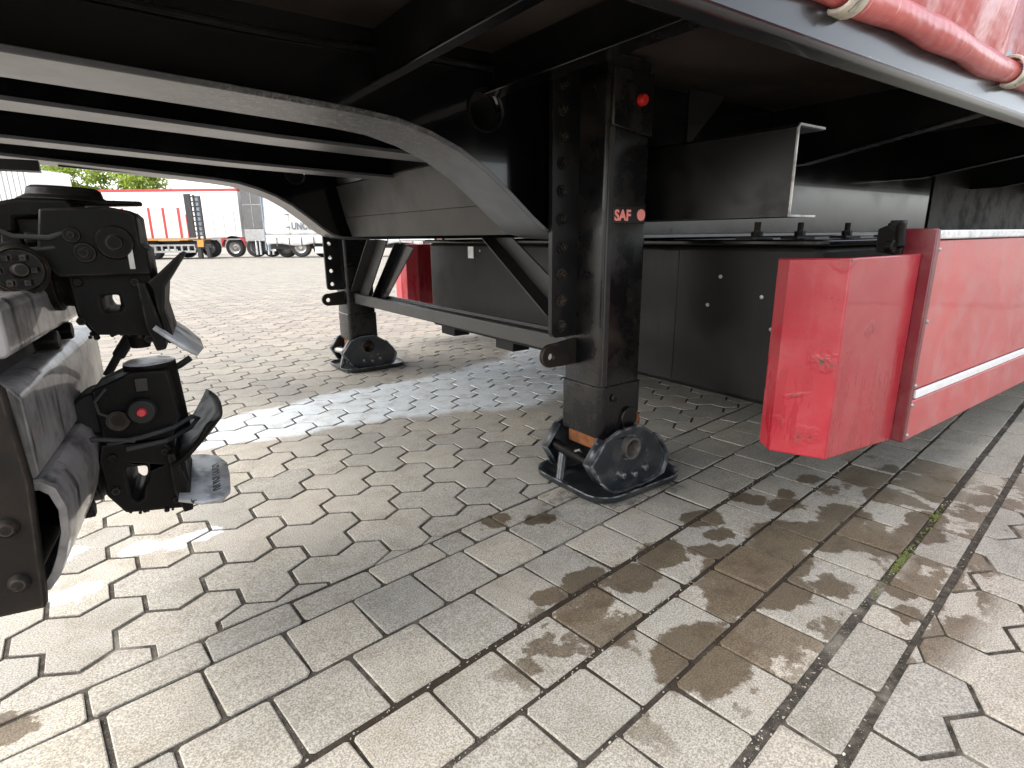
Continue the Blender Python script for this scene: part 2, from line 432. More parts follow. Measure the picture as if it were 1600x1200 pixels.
# leaves
t = NT('leaf')
rnd = t.pos.outputs['Random Per Island']
c = t.mix(rnd, (0.10, 0.16, 0.02), (0.20, 0.25, 0.035))
t.set(base=c, rough=0.55, spec=0.3)
tr = t.n.new('ShaderNodeBsdfTranslucent'); tr.inputs[0].default_value = (0.28, 0.36, 0.04, 1)
ms = t.n.new('ShaderNodeMixShader'); ms.inputs[0].default_value = 0.4
t.l.new(t.b.outputs[0], ms.inputs[1]); t.l.new(tr.outputs[0], ms.inputs[2])
t.l.new(ms.outputs[0], t.n['Material Output'].inputs[0])
M['leaf'] = t.m
# ribbed-looking coil and chequer need no material of their own

# ------------------------------------------------------------------ mesh helpers
ORG = {}

def tag(o, label=None, cat=None, group=None, kind=None):
    if label: o['label'] = label
    if cat: o['category'] = cat
    if group: o['group'] = group
    if kind: o['kind'] = kind
    return o


def thing(name, label, cat, loc=(0, 0, 0), rotz=0.0, group=None, world_verts=True):
    o = bpy.data.objects.new(name, None)
    o.empty_display_size = 0.1
    COL.objects.link(o)
    o.location = loc
    o.rotation_euler = (0, 0, rotz)
    tag(o, label, cat, group)
    ORG[o.name] = Vector(loc) if world_verts else Vector((0, 0, 0))
    return o


def link(name, me, parent=None, loc=(0, 0, 0), rot=(0, 0, 0)):
    o = bpy.data.objects.new(name, me)
    COL.objects.link(o)
    o.location = loc
    o.rotation_euler = rot
    if parent is not None:
        o.parent = parent
        ORG[o.name] = ORG.get(parent.name, Vector((0, 0, 0)))
    return o


class MB:
    def __init__(s):
        s.v, s.f = [], []

    def add(s, vs, fs):
        b = len(s.v)
        s.v += [tuple(p) for p in vs]
        s.f += [tuple(b + i for i in f) for f in fs]
        return s

    def box(s, x0, x1, y0, y1, z0, z1):
        vs = [(x, y, z) for x in (x0, x1) for y in (y0, y1) for z in (z0, z1)]
        return s.add(vs, [(0, 1, 3, 2), (4, 6, 7, 5), (0, 4, 5, 1), (2, 3, 7, 6), (0, 2, 6, 4), (1, 5, 7, 3)])

    @staticmethod
    def _p(axis, a, b, t):
        return (t, a, b) if axis == 'x' else (a, t, b) if axis == 'y' else (a, b, t)

    def prism(s, poly, axis, a, b, holes=()):
        if holes:
            loops = [list(poly)] + [list(h) for h in holes]
            flat = [p for l in loops for p in l]
            tris = tessellate_polygon([[Vector((p[0], p[1], 0)) for p in l] for l in loops])
            n = len(flat)
            vs = [s._p(axis, *p, a) for p in flat] + [s._p(axis, *p, b) for p in flat]
            fs = [tuple(tr) for tr in tris] + [tuple(n + i for i in reversed(tr)) for tr in tris]
            k = 0
            for l in loops:
                m = len(l)
                fs += [(k + i, k + (i + 1) % m, n + k + (i + 1) % m, n + k + i) for i in range(m)]
                k += m
            return s.add(vs, fs)
        n = len(poly)
        vs = [s._p(axis, *p, a) for p in poly] + [s._p(axis, *p, b) for p in poly]
        fs = [tuple(range(n)), tuple(range(2 * n - 1, n - 1, -1))] + [(i, (i + 1) % n, n + (i + 1) % n, n + i) for i in range(n)]
        return s.add(vs, fs)

    def cyl(s, p0, p1, r0, r1=None, n=20, caps=True):
        r1 = r0 if r1 is None else r1
        p0, p1 = Vector(p0), Vector(p1)
        d = (p1 - p0).normalized()
        a = d.orthogonal().normalized()
        b = d.cross(a)
        vs = []
        for p, r in ((p0, r0), (p1, r1)):
            vs += [p + (a * math.cos(2 * math.pi * i / n) + b * math.sin(2 * math.pi * i / n)) * r for i in range(n)]
        fs = [(i, (i + 1) % n, n + (i + 1) % n, n + i) for i in range(n)]
        if caps:
            fs += [tuple(range(n))[::-1], tuple(range(n, 2 * n))]
        return s.add(vs, fs)

    def lathe(s, prof, c, axis, n=24):
        """prof: (radius, height along axis)"""
        c, d = Vector(c), Vector(axis).normalized()
        a = d.orthogonal().normalized()
        b = d.cross(a)
        vs, fs = [], []
        for r, h in prof:
            vs += [c + d * h + (a * math.cos(2 * math.pi * i / n) + b * math.sin(2 * math.pi * i / n)) * max(r, 1e-5) for i in range(n)]
        for k in range(len(prof) - 1):
            fs += [(k * n + i, k * n + (i + 1) % n, (k + 1) * n + (i + 1) % n, (k + 1) * n + i) for i in range(n)]
        return s.add(vs, fs)

    def path(s, pts, r, n=8, closed=False):
        pts = [Vector(p) for p in pts]
        m = len(pts)
        up = Vector((0, 0, 1))
        vs, fs = [], []
        prev = None
        for i, p in enumerate(pts):
            q0 = pts[(i - 1) % m] if closed else pts[max(i - 1, 0)]
            q1 = pts[(i + 1) % m] if closed else pts[min(i + 1, m - 1)]
            d = (q1 - q0).normalized()
            a = (d.orthogonal() if prev is None else prev - d * prev.dot(d)).normalized()
            prev = a
            b = d.cross(a)
            rr = r[i] if isinstance(r, (list, tuple)) else r
            vs += [p + (a * math.cos(2 * math.pi * k / n) + b * math.sin(2 * math.pi * k / n)) * rr for k in range(n)]
        last = m if closed else m - 1
        for i in range(last):
            j = (i + 1) % m
            fs += [(i * n + k, i * n + (k + 1) % n, j * n + (k + 1) % n, j * n + k) for k in range(n)]
        if not closed:
            fs += [tuple(range(n))[::-1], tuple(range((m - 1) * n, m * n))]
        return s.add(vs, fs)

    def grid(s, f, nu, nv):
        vs = [f(i / nu, j / nv) for i in range(nu + 1) for j in range(nv + 1)]
        fs = [(i * (nv + 1) + j, (i + 1) * (nv + 1) + j, (i + 1) * (nv + 1) + j + 1, i * (nv + 1) + j + 1) for i in range(nu) for j in range(nv)]
        return s.add(vs, fs)

    def mesh(s, name, mat, org=Vector((0, 0, 0)), smooth=True, ang=35):
        me = bpy.data.meshes.new(name)
        me.from_pydata([(p[0] - org.x, p[1] - org.y, p[2] - org.z) for p in s.v], [], s.f)
        bm = bmesh.new()
        bm.from_mesh(me)
        bmesh.ops.recalc_face_normals(bm, faces=bm.faces)
        bm.to_mesh(me)
        bm.free()
        me.materials.append(M[mat] if isinstance(mat, str) else mat)
        if smooth:
            me.polygons.foreach_set('use_smooth', [True] * len(me.polygons))
            me.set_sharp_from_angle(angle=R(ang))
        return me

    def build(s, name, mat, parent=None, bevel=0.0, smooth=True, ang=35, solid=0.0, segs=2):
        org = ORG.get(parent.name, Vector((0, 0, 0))) if parent else Vector((0, 0, 0))
        o = link(name, s.mesh(name, mat, org, smooth, ang), parent)
        if solid:
            md = o.modifiers.new('thick', 'SOLIDIFY')
            md.thickness = solid
            md.offset = 0
        if bevel:
            md = o.modifiers.new('edge', 'BEVEL')
            md.width = bevel
            md.segments = segs
            md.limit_method = 'ANGLE'
            md.angle_limit = R(40)
            md.harden_normals = False
        return o


def ngon(cx, cy, r, n, rot=0.0, sy=1.0):
    return [(cx + r * math.cos(rot + 2 * math.pi * i / n), cy + r * sy * math.sin(rot + 2 * math.pi * i / n)) for i in range(n)]


def rrect(x0, x1, y0, y1, r, k=5):
    out = []
    for cx, cy, a0 in ((x1 - r, y1 - r, 0), (x0 + r, y1 - r, 90), (x0 + r, y0 + r, 180), (x1 - r, y0 + r, 270)):
        out += [(cx + r * math.cos(R(a0 + 90 * i / k)), cy + r * math.sin(R(a0 + 90 * i / k))) for i in range(k + 1)]
    return out


def text(name, s, mat, parent, size, loc, rot, org=None, bold=0.0, extrude=0.0004, sx=1.0, shear=0.0):
    cu = bpy.data.curves.new(name, 'FONT')
    cu.body = s
    cu.size = size
    cu.extrude = extrude
    cu.offset = bold
    cu.shear = shear
    cu.materials.append(M[mat])
    tmp = bpy.data.objects.new(name, cu)
    me = bpy.data.meshes.new_from_object(tmp)
    bpy.data.objects.remove(tmp)
    me.materials.clear(); me.materials.append(M[mat])
    o = bpy.data.objects.new(name, me)
    COL.objects.link(o)
    o.parent = parent
    oo = ORG.get(parent.name, Vector((0, 0, 0)))
    o.location = Vector(loc) - oo
    o.rotation_euler = rot
    o.scale = (sx, 1, 1)
    return o

# ------------------------------------------------------------------ ground and paving
def ground_z(x, y):
    d = x * FWD2.x + y * FWD2.y
    return -0.0145 * max(0.0, d - 6.0)


gm = MB()
ds = [-60, -20, -6, 0, 6, 12, 24, 40, 80, 200, 700]
rs = [-500, -100, -30, -8, 0, 8, 30, 100, 500]
vs = []
for d in ds:
    for r_ in rs:
        p = FWD2 * d + RGT2 * r_
        vs.append((p.x, p.y, -0.0145 * max(0.0, d - 6.0) - 0.035))
nr = len(rs)
gm.add(vs, [(i * nr + j, i * nr + j + 1, (i + 1) * nr + j + 1, (i + 1) * nr + j) for i in range(len(ds) - 1) for j in range(nr - 1)])
tag(gm.build('ground', 'yard_concrete'), kind='structure')

PAVE_FAR = 26.0
pm = MB()
vs = []
ds = [-2.2, 6, 12, 18, PAVE_FAR]
for d in ds:
    for r_ in (-1.25 * max(d, 0) - 3.5, 0, max(4.5, min(7.0, d))):
        p = FWD2 * d + RGT2 * r_
        vs.append((p.x, p.y, -0.0145 * max(0.0, d - 6.0) - 0.0026))
pm.add(vs, [(i * 3 + j, i * 3 + j + 1, (i + 1) * 3 + j + 1, (i + 1) * 3 + j) for i in range(len(ds) - 1) for j in range(2)])
paving = tag(pm.build('paving', 'joint_sand'), 'beige concrete block paving of the lorry yard', None, None, 'structure')


def offset_poly(poly, d):
    n = len(poly)
    area = sum(poly[i][0] * poly[(i + 1) % n][1] - poly[(i + 1) % n][0] * poly[i][1] for i in range(n))
    sg = 1 if area > 0 else -1
    out = []
    for i in range(n):
        p0, p1, p2 = (Vector(poly[(i - 1) % n]), Vector(poly[i]), Vector(poly[(i + 1) % n]))
        a, b = (p1 - p0), (p2 - p1)
        if a.length < 1e-7 or b.length < 1e-7:
            out.append((p1.x, p1.y)); continue
        a.normalize(); b.normalize()
        na, nb = Vector((-a.y, a.x)) * sg, Vector((-b.y, b.x)) * sg
        k = 1 + na.dot(nb)
        q = p1 + (na + nb) * (d / max(k, 0.25))
        out.append((q.x, q.y))
    return out


def paver_geo(poly, gap=0.0038, cham=0.0011, detail=True):
    p1 = offset_poly(poly, gap)
    n = len(p1)
    if not detail:
        vs = [(x, y, 0.0) for x, y in p1] + [(x, y, -0.008) for x, y in p1]
        return vs, [tuple(range(n))] + [(n + i, n + (i + 1) % n, (i + 1) % n, i) for i in range(n)]
    p0 = offset_poly(poly, gap + cham)
    vs = [(x, y, 0.0) for x, y in p0] + [(x, y, -0.0009) for x, y in p1] + [(x, y, -0.018) for x, y in p1]
    fs = [tuple(range(n))]
    for b in (0, n):
        fs += [(b + n + i, b + n + (i + 1) % n, b + (i + 1) % n, b + i) for i in range(n)]
    return vs, fs


def clip_half(poly, nx, ny, c):
    """keep nx*x + ny*y >= c"""
    out = []
    n = len(poly)
    for i in range(n):
        a, b = poly[i], poly[(i + 1) % n]
        da, db = nx * a[0] + ny * a[1] - c, nx * b[0] + ny * b[1] - c
        if da >= 0:
            out.append(a)
        if (da >= 0) != (db >= 0):
            t_ = da / (da - db)
            out.append((a[0] + (b[0] - a[0]) * t_, a[1] + (b[1] - a[1]) * t_))
    res = []
    for p in out:
        if not res or math.dist(p, res[-1]) > 1e-5:
            res.append(p)
    if len(res) > 1 and math.dist(res[0], res[-1]) < 1e-5:
        res.pop()
    return res


def sound(cp):
    """slivers too thin to lay are left as mortar"""
    q = offset_poly(cp, 0.0055)
    for p in q:
        inside = False
        for i in range(len(cp)):
            (x0, y0), (x1, y1) = cp[i], cp[(i + 1) % len(cp)]
            if (y0 > p[1]) != (y1 > p[1]) and p[0] < (x1 - x0) * (p[1] - y0) / (y1 - y0) + x0:
                inside = not inside
        if not inside:
            return False
    return True


def poly_area(p):
    return abs(sum(p[i][0] * p[(i + 1) % len(p)][1] - p[(i + 1) % len(p)][0] * p[i][1] for i in range(len(p)))) / 2


def cam_uv(x, y, z=0.0):
    q = Vector((x, y, z - CAM_H))
    d = q.dot(fwd)
    if d < 0.05:
        return None
    return 800 + FPX * q.dot(rgt) / d, 600 + FPX * q.dot(dwn) / d, d


def in_view(x, y, mar=60):
    c = cam_uv(x, y)
    return c is not None and -mar < c[0] < 1600 + mar and -mar < c[1] < 1200 + mar


def tri_hex(a, th, sign):
    """outline of three joined hexagons round the origin"""
    cs = [(sign * a * math.cos(th + k * 2 * math.pi / 3), sign * a * math.sin(th + k * 2 * math.pi / 3)) for k in range(3)]
    edges = {}
    key = lambda p: (round(p[0], 5), round(p[1], 5))
    for cx, cy in cs:
        vs_ = [(cx + a * math.cos(th + k * math.pi / 3), cy + a * math.sin(th + k * math.pi / 3)) for k in range(6)]
        for k in range(6):
            e = (key(vs_[k]), key(vs_[(k + 1) % 6]))
            if (e[1], e[0]) in edges:
                del edges[(e[1], e[0])]
            else:
                edges[e] = 1
    nxt = {e[0]: e[1] for e in edges}
    start = next(iter(nxt))
    out, p = [start], nxt[start]
    while p != start:
        out.append(p); p = nxt[p]
    return out


fields = []
# far field of the yard: lattice measured on site
A1, T1 = 0.0520, R(-29.04)
u1 = Vector((A1 * math.cos(T1), A1 * math.sin(T1))); v1 = Vector((A1 * math.cos(T1 + math.pi / 3), A1 * math.sin(T1 + math.pi / 3)))
o1 = Vector((-0.20525803, 1.07589437))
guess = Vector((-0.11433, 1.02558)) - o1
Bm = np.array([[u1.x, u1.y], [v1.x, v1.y]])
ij = np.round(np.array([guess.x, guess.y]) @ np.linalg.inv(Bm))
O1 = o1 + u1 * ij[0] + v1 * ij[1]
sgn1 = 1
# the centres of the three hexagons lie opposite the concave corner seen at 91 degrees
fields.append((O1, A1, T1 + math.pi / 3, 1, +1, 1.470 * U + 0.001))
A2, T2 = 0.0530, R(32.5)
v2 = Vector((A2 * math.cos(T2 + math.pi / 3), A2 * math.sin(T2 + math.pi / 3)))
O2 = Vector((1.064, 0.175)) + v2
fields.append((O2, A2, T2, -1, -1, 0.222 * U))

whole, cut, thin = [], [], []
for fi, (O, a, th, sign, side, vlim) in enumerate(fields):
    outline = tri_hex(a, th, sign)
    e1 = Vector((3 * a * math.cos(th), 3 * a * math.sin(th))); e2 = Vector((3 * a * math.cos(th + math.pi / 3), 3 * a * math.sin(th + math.pi / 3)))
    nx, ny = -SB * side, CB * side
    c_ = vlim * side
    N = 240 if fi == 0 else 40
    inv = np.linalg.inv(np.array([[e1.x, e1.y], [e2.x, e2.y]]))
    I, J = np.meshgrid(np.arange(-N, N + 1), np.arange(-N, N + 1), indexing='ij')
    X = O.x + I * e1.x + J * e2.x
    Y = O.y + I * e1.y + J * e2.y
    D = X * FWD2.x + Y * FWD2.y
    L = X * RGT2.x + Y * RGT2.y
    Vv = nx * X + ny * Y - c_
    far_ok = np.where(D < 7, np.abs(L) < 1.1 * np.maximum(D, 0) + 3.0, (L > -1.15 * D - 2) & (L < 0.1 * D))
    keep = (D > -1.8) & (D < (PAVE_FAR - 0.3)) & far_ok & (Vv > -2 * a)
    if fi == 1:
        keep &= (L < 5)
    for x, y, vv, d in zip(X[keep], Y[keep], Vv[keep], D[keep]):
        if vv > 2.2 * a:
            pr = cam_uv(x, y)
            score = -1
            if pr and in_view(x, y, 40):
                score = 1.0 / pr[2] ** 3
                # behind the storage box, skirt and feet nothing of the ground shows
                if y > 0.6 and x > 1.25 + 0.05 * y and pr[0] > 880 and pr[1] < 640: score *= 0.01
            whole.append((score, x, y, d, fi))
        else:
            pl = [(px + x, py + y) for px, py in outline]
            cp = clip_half(pl, nx, ny, c_)
            if len(cp) >= 3 and poly_area(cp) > 2.5e-4:
                if sound(cp):
                    cut.append((x, y, cp))
                else:
                    for k in range(3):
                        hx = [(x + sign * a * math.cos(th + k * 2 * math.pi / 3) + a * math.cos(th + q * math.pi / 3), y + sign * a * math.sin(th + k * 2 * math.pi / 3) + a * math.sin(th + q * math.pi / 3)) for q in range(6)]
                        hc = clip_half(hx, nx, ny, c_)
                        if len(hc) >= 3 and poly_area(hc) > 5e-5:
                            thin.append((x, y, hc))

outl = [tri_hex(f_[1], f_[2], f_[3]) for f_ in fields]
pmesh = []
for k in range(2):
    mb_ = MB()
    mb_.add(*paver_geo(outl[k]))
    pmesh.append(mb_.mesh('paver', 'concrete', smooth=False))
whole.sort(key=lambda q: -q[0])
cut_in = [c for c in cut if in_view(c[0], c[1], 30)]
cut_in.sort(key=lambda c: (c[0] ** 2 + c[1] ** 2))
cut_obj = cut_in[:60]
cut_ids = set(id(c) for c in cut_obj)
n_whole = 300 - len(cut_obj)
jit = lambda s_: float(rng.normal(0, s_))
for sc_, x, y, d, fi in whole[:n_whole]:
    link('paver', pmesh[fi], paving, (x, y, jit(0.0006)), (jit(0.004), jit(0.004), jit(0.004)))
for c in cut_obj:
    cx = sum(p[0] for p in c[2]) / len(c[2]); cy = sum(p[1] for p in c[2]) / len(c[2])
    mb_ = MB(); mb_.add(*paver_geo([(p[0] - cx, p[1] - cy) for p in c[2]]))
    link('paver', mb_.mesh('paver', 'concrete', smooth=False), paving, (cx, cy, jit(0.0006)), (jit(0.003), jit(0.003), 0))
# the rest of the hexagon pavers: one part
geo_n = [paver_geo(o_, detail=True) for o_ in outl]
geo_f = [paver_geo(o_, detail=False) for o_ in outl]
rest_v, rest_f, base = [], [], 0
for sc_, x, y, d, fi in whole[n_whole:]:
    vs_, fs_ = (geo_n if d < 4 else geo_f)[fi]
    z = ground_z(x, y) + jit(0.0006)
    rest_v += [(p[0] + x, p[1] + y, p[2] + z) for p in vs_]
    rest_f += [tuple(base + i for i in f_) for f_ in fs_]
    base += len(vs_)
for c in cut:
    if id(c) in cut_ids:
        continue
    vs_, fs_ = paver_geo(c[2])
    rest_v += vs_
    rest_f += [tuple(base + i for i in f_) for f_ in fs_]
    base += len(vs_)
for x, y, cp in thin:                       # slivers at the strip, cut tight
    n = len(cp)
    rest_v += [(p[0], p[1], -0.0006) for p in cp] + [(p[0], p[1], -0.008) for p in cp]
    rest_f += [tuple(base + i for i in range(n))] + [(base + n + i, base + n + (i + 1) % n, base + (i + 1) % n, base + i) for i in range(n)]
    base += 2 * n
me = bpy.data.meshes.new('paver_field')
me.from_pydata(rest_v, [], rest_f)
me.materials.append(M['concrete'])
tag(link('paver_field', me, paving), kind='stuff')

# the drainage strip: five rows of squares between two rows of bricks, following its own line
ROWS = [('brick_paver', 1.466, 1.360, [-0.01, 0.236, 0.464, 0.704, 0.941, 1.06, 1.20], 0.238),
        ('square_paver', 1.354, 1.162, [0.205], 0.196), ('square_paver', 1.155, 0.950, [0.299], 0.1935),
        ('square_paver', 0.932, 0.752, [0.963], 0.1945), ('square_paver', 0.742, 0.572, [0.89], 0.200),
        ('square_paver', 0.563, 0.372, [0.795], 0.199), ('brick_paver', 0.350, 0.236, [1.073, 1.312, 1.553, 1.67, 1.795], 0.241)]
strip_rest = MB()
cnt = 0
for nm, vb, va, js, pitch in ROWS:
    us = list(js)
    while us[0] > -2.2: us.insert(0, us[0] - pitch)
    while us[-1] < 9.0: us.append(us[-1] + pitch)
    for a_, b_ in zip(us[:-1], us[1:]):
        a_ += 0.0018 + abs(jit(0.0014)); b_ -= 0.0018 + abs(jit(0.0014))
        sk = jit(0.002)
        quad = [uv_to_xy(u * U, v * U) for u, v in ((a_ + sk, va), (b_ + sk, va + jit(.001)), (b_ - sk, vb + jit(.001)), (a_ - sk, vb))]
        cx, cy = (sum(p[0] for p in quad) / 4, sum(p[1] for p in quad) / 4)
        loc = [(p[0] - cx, p[1] - cy) for p in quad]
        # worn corners
        rp = []
        for i in range(4):
            p, pm_, pn = Vector(loc[i]), Vector(loc[i - 1]), Vector(loc[(i + 1) % 4])
            w_ = random.uniform(0.003, 0.007)
            rp += [tuple(p + (pm_ - p).normalized() * w_), tuple(p + (pn - p).normalized() * w_)]
        geo = paver_geo(rp, gap=0.0010, cham=0.0016)
        if in_view(cx, cy, 60) and cnt < 290:
            mb_ = MB(); mb_.add(*geo)
            link(nm, mb_.mesh(nm, 'concrete_square', smooth=False), paving, (cx, cy, jit(0.0009)), (jit(0.006), jit(0.006), 0))
            cnt += 1
        else:
            strip_rest.add([(p[0] + cx, p[1] + cy, p[2]) for p in geo[0]], geo[1])
tag(strip_rest.build('strip_pavers', 'concrete_square', paving, smooth=False), kind='stuff')

# moss in the gutter joint, loose grit
mm = MB()
for k in range(300):
    u = random.choice([random.gauss(1.19, 0.03), random.gauss(1.16, 0.02), random.gauss(1.43, 0.012), random.uniform(1.0, 1.5)])
    v = random.gauss(0.2155, 0.0032)
    x, y = uv_to_xy(u, v)
    s_ = random.uniform(0.001, 0.0032)
    mm.lathe([(0, -s_), (s_ * 0.8, -s_ * 0.3), (s_, s_ * 0.3), (s_ * 0.5, s_ * 0.9), (0, s_)], (x, y, -0.003 + random.uniform(0, 0.004)), (random.uniform(-.3, .3), random.uniform(-.3, .3), 1), 6)
tag(mm.build('moss', 'moss'), 'yellow green moss growing in the gutter joint', 'moss', kind='stuff')
gr = MB()
def grit(u, v, s_):
    x, y = uv_to_xy(u, v)
    q = [Vector((random.uniform(-1, 1), random.uniform(-1, 1), random.uniform(-.6, .8))).normalized() * s_ * random.uniform(.7, 1.2) for _ in range(8)]
    c = Vector((x, y, 0.0))
    bm_ = bmesh.new()
    for p in q: bm_.verts.new(p + c)
    r_ = bmesh.ops.convex_hull(bm_, input=bm_.verts)
    bm_.verts.ensure_lookup_table(); bm_.verts.index_update()
    gr.add([tuple(v_.co) for v_ in bm_.verts], [tuple(v_.index for v_ in f_.verts) for f_ in bm_.faces])
    bm_.free()
for k in range(520):
    v0 = random.choice([0.942, 0.942, 0.747, 0.747, 0.567, 0.361, 0.361, 0.229])
    grit(random.uniform(0.2, 2.6) * U, (v0 + random.gauss(0, 0.006)) * U, random.uniform(0.0008, 0.0021))
for k in range(160):
    grit(random.uniform(-.2, 1.8), random.uniform(0.05, 1.3), random.uniform(0.0006, 0.0014))
for k in range(420):
    a_ = random.uniform(0, 6.283); rr_ = random.uniform(0.96, 1.25)
    x, y = 0.982 + 0.152 * rr_ * math.cos(a_), 0.962 + 0.135 * rr_ * math.sin(a_)
    grit(x * CB + y * SB, -x * SB + y * CB, random.uniform(0.0007, 0.002))
tag(gr.build('grit', 'concrete', smooth=False), 'loose pale grit lying in the joints between the square pavers', 'grit', kind='stuff')

# ------------------------------------------------------------------ the semi-trailer
YM = 1.775
TR = thing('semi_trailer', 'black semi-trailer chassis with red side skirt and red tarpaulin, standing on two landing legs', 'trailer', (0.95, YM, 0))
mir = lambda y: 2 * YM - y
FL = [(-0.31, 0.839), (-0.058, 0.826), (0.166, 0.815), (0.333, 0.806), (0.397, 0.802), (0.467, 0.795), (0.532, 0.779), (0.596, 0.754), (0.654, 0.721),
      (0.716, 0.674), (0.765, 0.634), (0.805, 0.606), (0.85, 0.594), (0.92, 0.590), (7.5, 0.590)]
TOP = 0.93


def flange_strip(mb_, line, y0, y1, th):
    n = len(line)
    vs_ = []
    nrm = []
    for i in range(n):
        a, b = line[max(i - 1, 0)], line[min(i + 1, n - 1)]
        d = Vector((b[0] - a[0], b[1] - a[1])).normalized()
        nrm.append(Vector((-d.y, d.x)))
    for (x, z), nn in zip(line, nrm):
        vs_ += [(x, y0, z), (x, y1, z), (x + nn.x * th, y1, z + nn.y * th), (x + nn.x * th, y0, z + nn.y * th)]
    fs_ = []
    for i in range(n - 1):
        b = i * 4
        fs_ += [(b + k, b + (k + 1) % 4, b + 4 + (k + 1) % 4, b + 4 + k) for k in range(4)]
    fs_ += [(0, 1, 2, 3), ((n - 1) * 4 + 3, (n - 1) * 4 + 2, (n - 1) * 4 + 1, (n - 1) * 4)]
    mb_.add(vs_, fs_)


for side in (0, 1):
    ys = (lambda y: y) if side == 0 else mir
    line_ = FL if side == 0 else [(x, z + 0.0175 * max(0.0, min(1.2, (0.53 - x) / 0.7))) for x, z in FL]
    web = [(x, z + 0.008) for x, z in line_] + [(7.5, TOP + 0.03), (-0.31, TOP + 0.03)]
    hole = [(0.70 + 0.036 * math.cos(2 * math.pi * i / 24), 0.851 + 0.042 * math.sin(2 * math.pi * i / 24)) for i in range(24)]
    mb_ = MB()
    mb_.prism(web, 'y', ys(1.070), ys(1.079), holes=[hole])
    beam = mb_.build('main_beam', 'web_gloss', TR)
    mb_ = MB(); mb_.box(3.05, 7.4, ys(1.0635), ys(1.0695), 0.606, 0.955); mb_.build('web_dark_sheet', 'black_matt', beam, bevel=0.002)  # matt black sheet added to darken the web where its reflection fades
    mb_ = MB(); flange_strip(mb_, line_, ys(1.0), ys(1.15), 0.010)
    mb_.build('flange', 'flange_paint', beam, bevel=0.0015)
    # dark collar ring welded in the web hole and the backing tube behind it
    mb_ = MB(); mb_.lathe([(0.0385, 0), (0.0425, -0.004), (0.0425, 0.02), (0.0385, 0.02)], (0.70, ys(1.068), 0.851), (0, 1 if side == 0 else -1, 0), 28)
    mb_.build('hole_collar', 'black_matt', beam)
    # weld bead along the flange
    mb_ = MB(); mb_.path([(x, ys(1.066), z + 0.012) for x, z in FL[1:14]], 0.0035, 6)
    mb_.build('weld_bead', 'black_matt', beam)
# two slimmer inner beams under the neck
for yb in (1.345, 1.84):
    line = [(-0.31, 0.84), (-0.1, 0.83), (0.35, 0.806), (0.60, 0.796), (0.86, 0.788)]
    mb_ = MB()
    mb_.prism([(x, z + 0.007) for x, z in line] + [(0.86, TOP), (-0.31, TOP)], 'y', yb + 0.05, yb + 0.058)
    ib = mb_.build('inner_beam', 'black_gloss', TR)
    mb_ = MB(); flange_strip(mb_, line, yb, yb + 0.105, 0.008)
    mb_.build('flange', 'flange_paint', ib, bevel=0.001)
# plates that close the neck against the deck
mb_ = MB()
mb_.prism([(0.835, 0.800), (0.862, 0.680), (0.866, 0.680), (0.839, 0.800)], 'y', 1.155, 2.395)
mb_.build('neck_plate', 'grey_black', TR)
mb_ = MB()
mb_.prism([(0.862, 0.679), (0.885, 0.602), (0.945, 0.602), (0.945, 0.608), (0.890, 0.608), (0.868, 0.679)], 'y', 1.155, 2.395)
mb_.build('cross_member', 'grey_black', TR, bevel=0.001)
mb_ = MB(); mb_.box(0.84, 0.868, 1.156, 2.394, 0.806, TOP); mb_.build('neck_bulkhead', 'black_paint', TR)
# floor and front cross members
mb_ = MB(); mb_.box(-0.32, 7.5, 0.475, mir(0.475), TOP + 0.03, TOP + 0.055); mb_.build('floor', 'plywood', TR)
for xc in (-0.27,):
    for ya, yb in ((0.48, 1.0), (mir(1.0), mir(0.48))):
        mb_ = MB(); mb_.box(xc, xc + 0.05, ya, yb, 0.875, TOP + 0.03); mb_.build('floor_bearer', 'black_paint', TR, bevel=0.003)


def outrigger(xc, z_in, z_out, y_in=1.068, y_out=0.48, fl=0.045):
    mb_ = MB()
    mb_.prism([(y_in, z_in), (y_in - 0.12, z_in - 0.0), (y_out, z_out), (y_out, TOP + 0.028), (y_in, TOP + 0.028)], 'x', xc, xc + 0.006)
    o_ = mb_.build('outrigger', 'black_paint', TR)
    mb_ = MB()
    mb_.add([(xc - fl / 2, y_in, z_in), (xc + fl / 2, y_in, z_in), (xc - fl / 2, y_in - 0.12, z_in), (xc + fl / 2, y_in - 0.12, z_in), (xc - fl / 2, y_out, z_out), (xc + fl / 2, y_out, z_out)] +
            [(xc - fl / 2, y_in, z_in - .006), (xc + fl / 2, y_in, z_in - .006), (xc - fl / 2, y_in - 0.12, z_in - .006), (xc + fl / 2, y_in - 0.12, z_in - .006), (xc - fl / 2, y_out, z_out - .006), (xc + fl / 2, y_out, z_out - .006)],
            [(0, 1, 3, 2), (2, 3, 5, 4), (6, 8, 9, 7), (8, 10, 11, 9), (0, 2, 8, 6), (2, 4, 10, 8), (1, 7, 9, 3), (3, 9, 11, 5), (0, 6, 7, 1), (4, 5, 11, 10)])
    mb_.build('flange', 'black_gloss', o_, bevel=0.0015)


outrigger(0.462, 0.872, 0.872, fl=0.024)
outrigger(0.715, 0.885, 0.885)
for xo in (1.75, 2.6, 3.5, 4.5):
    outrigger(xo, 0.80, 0.88)
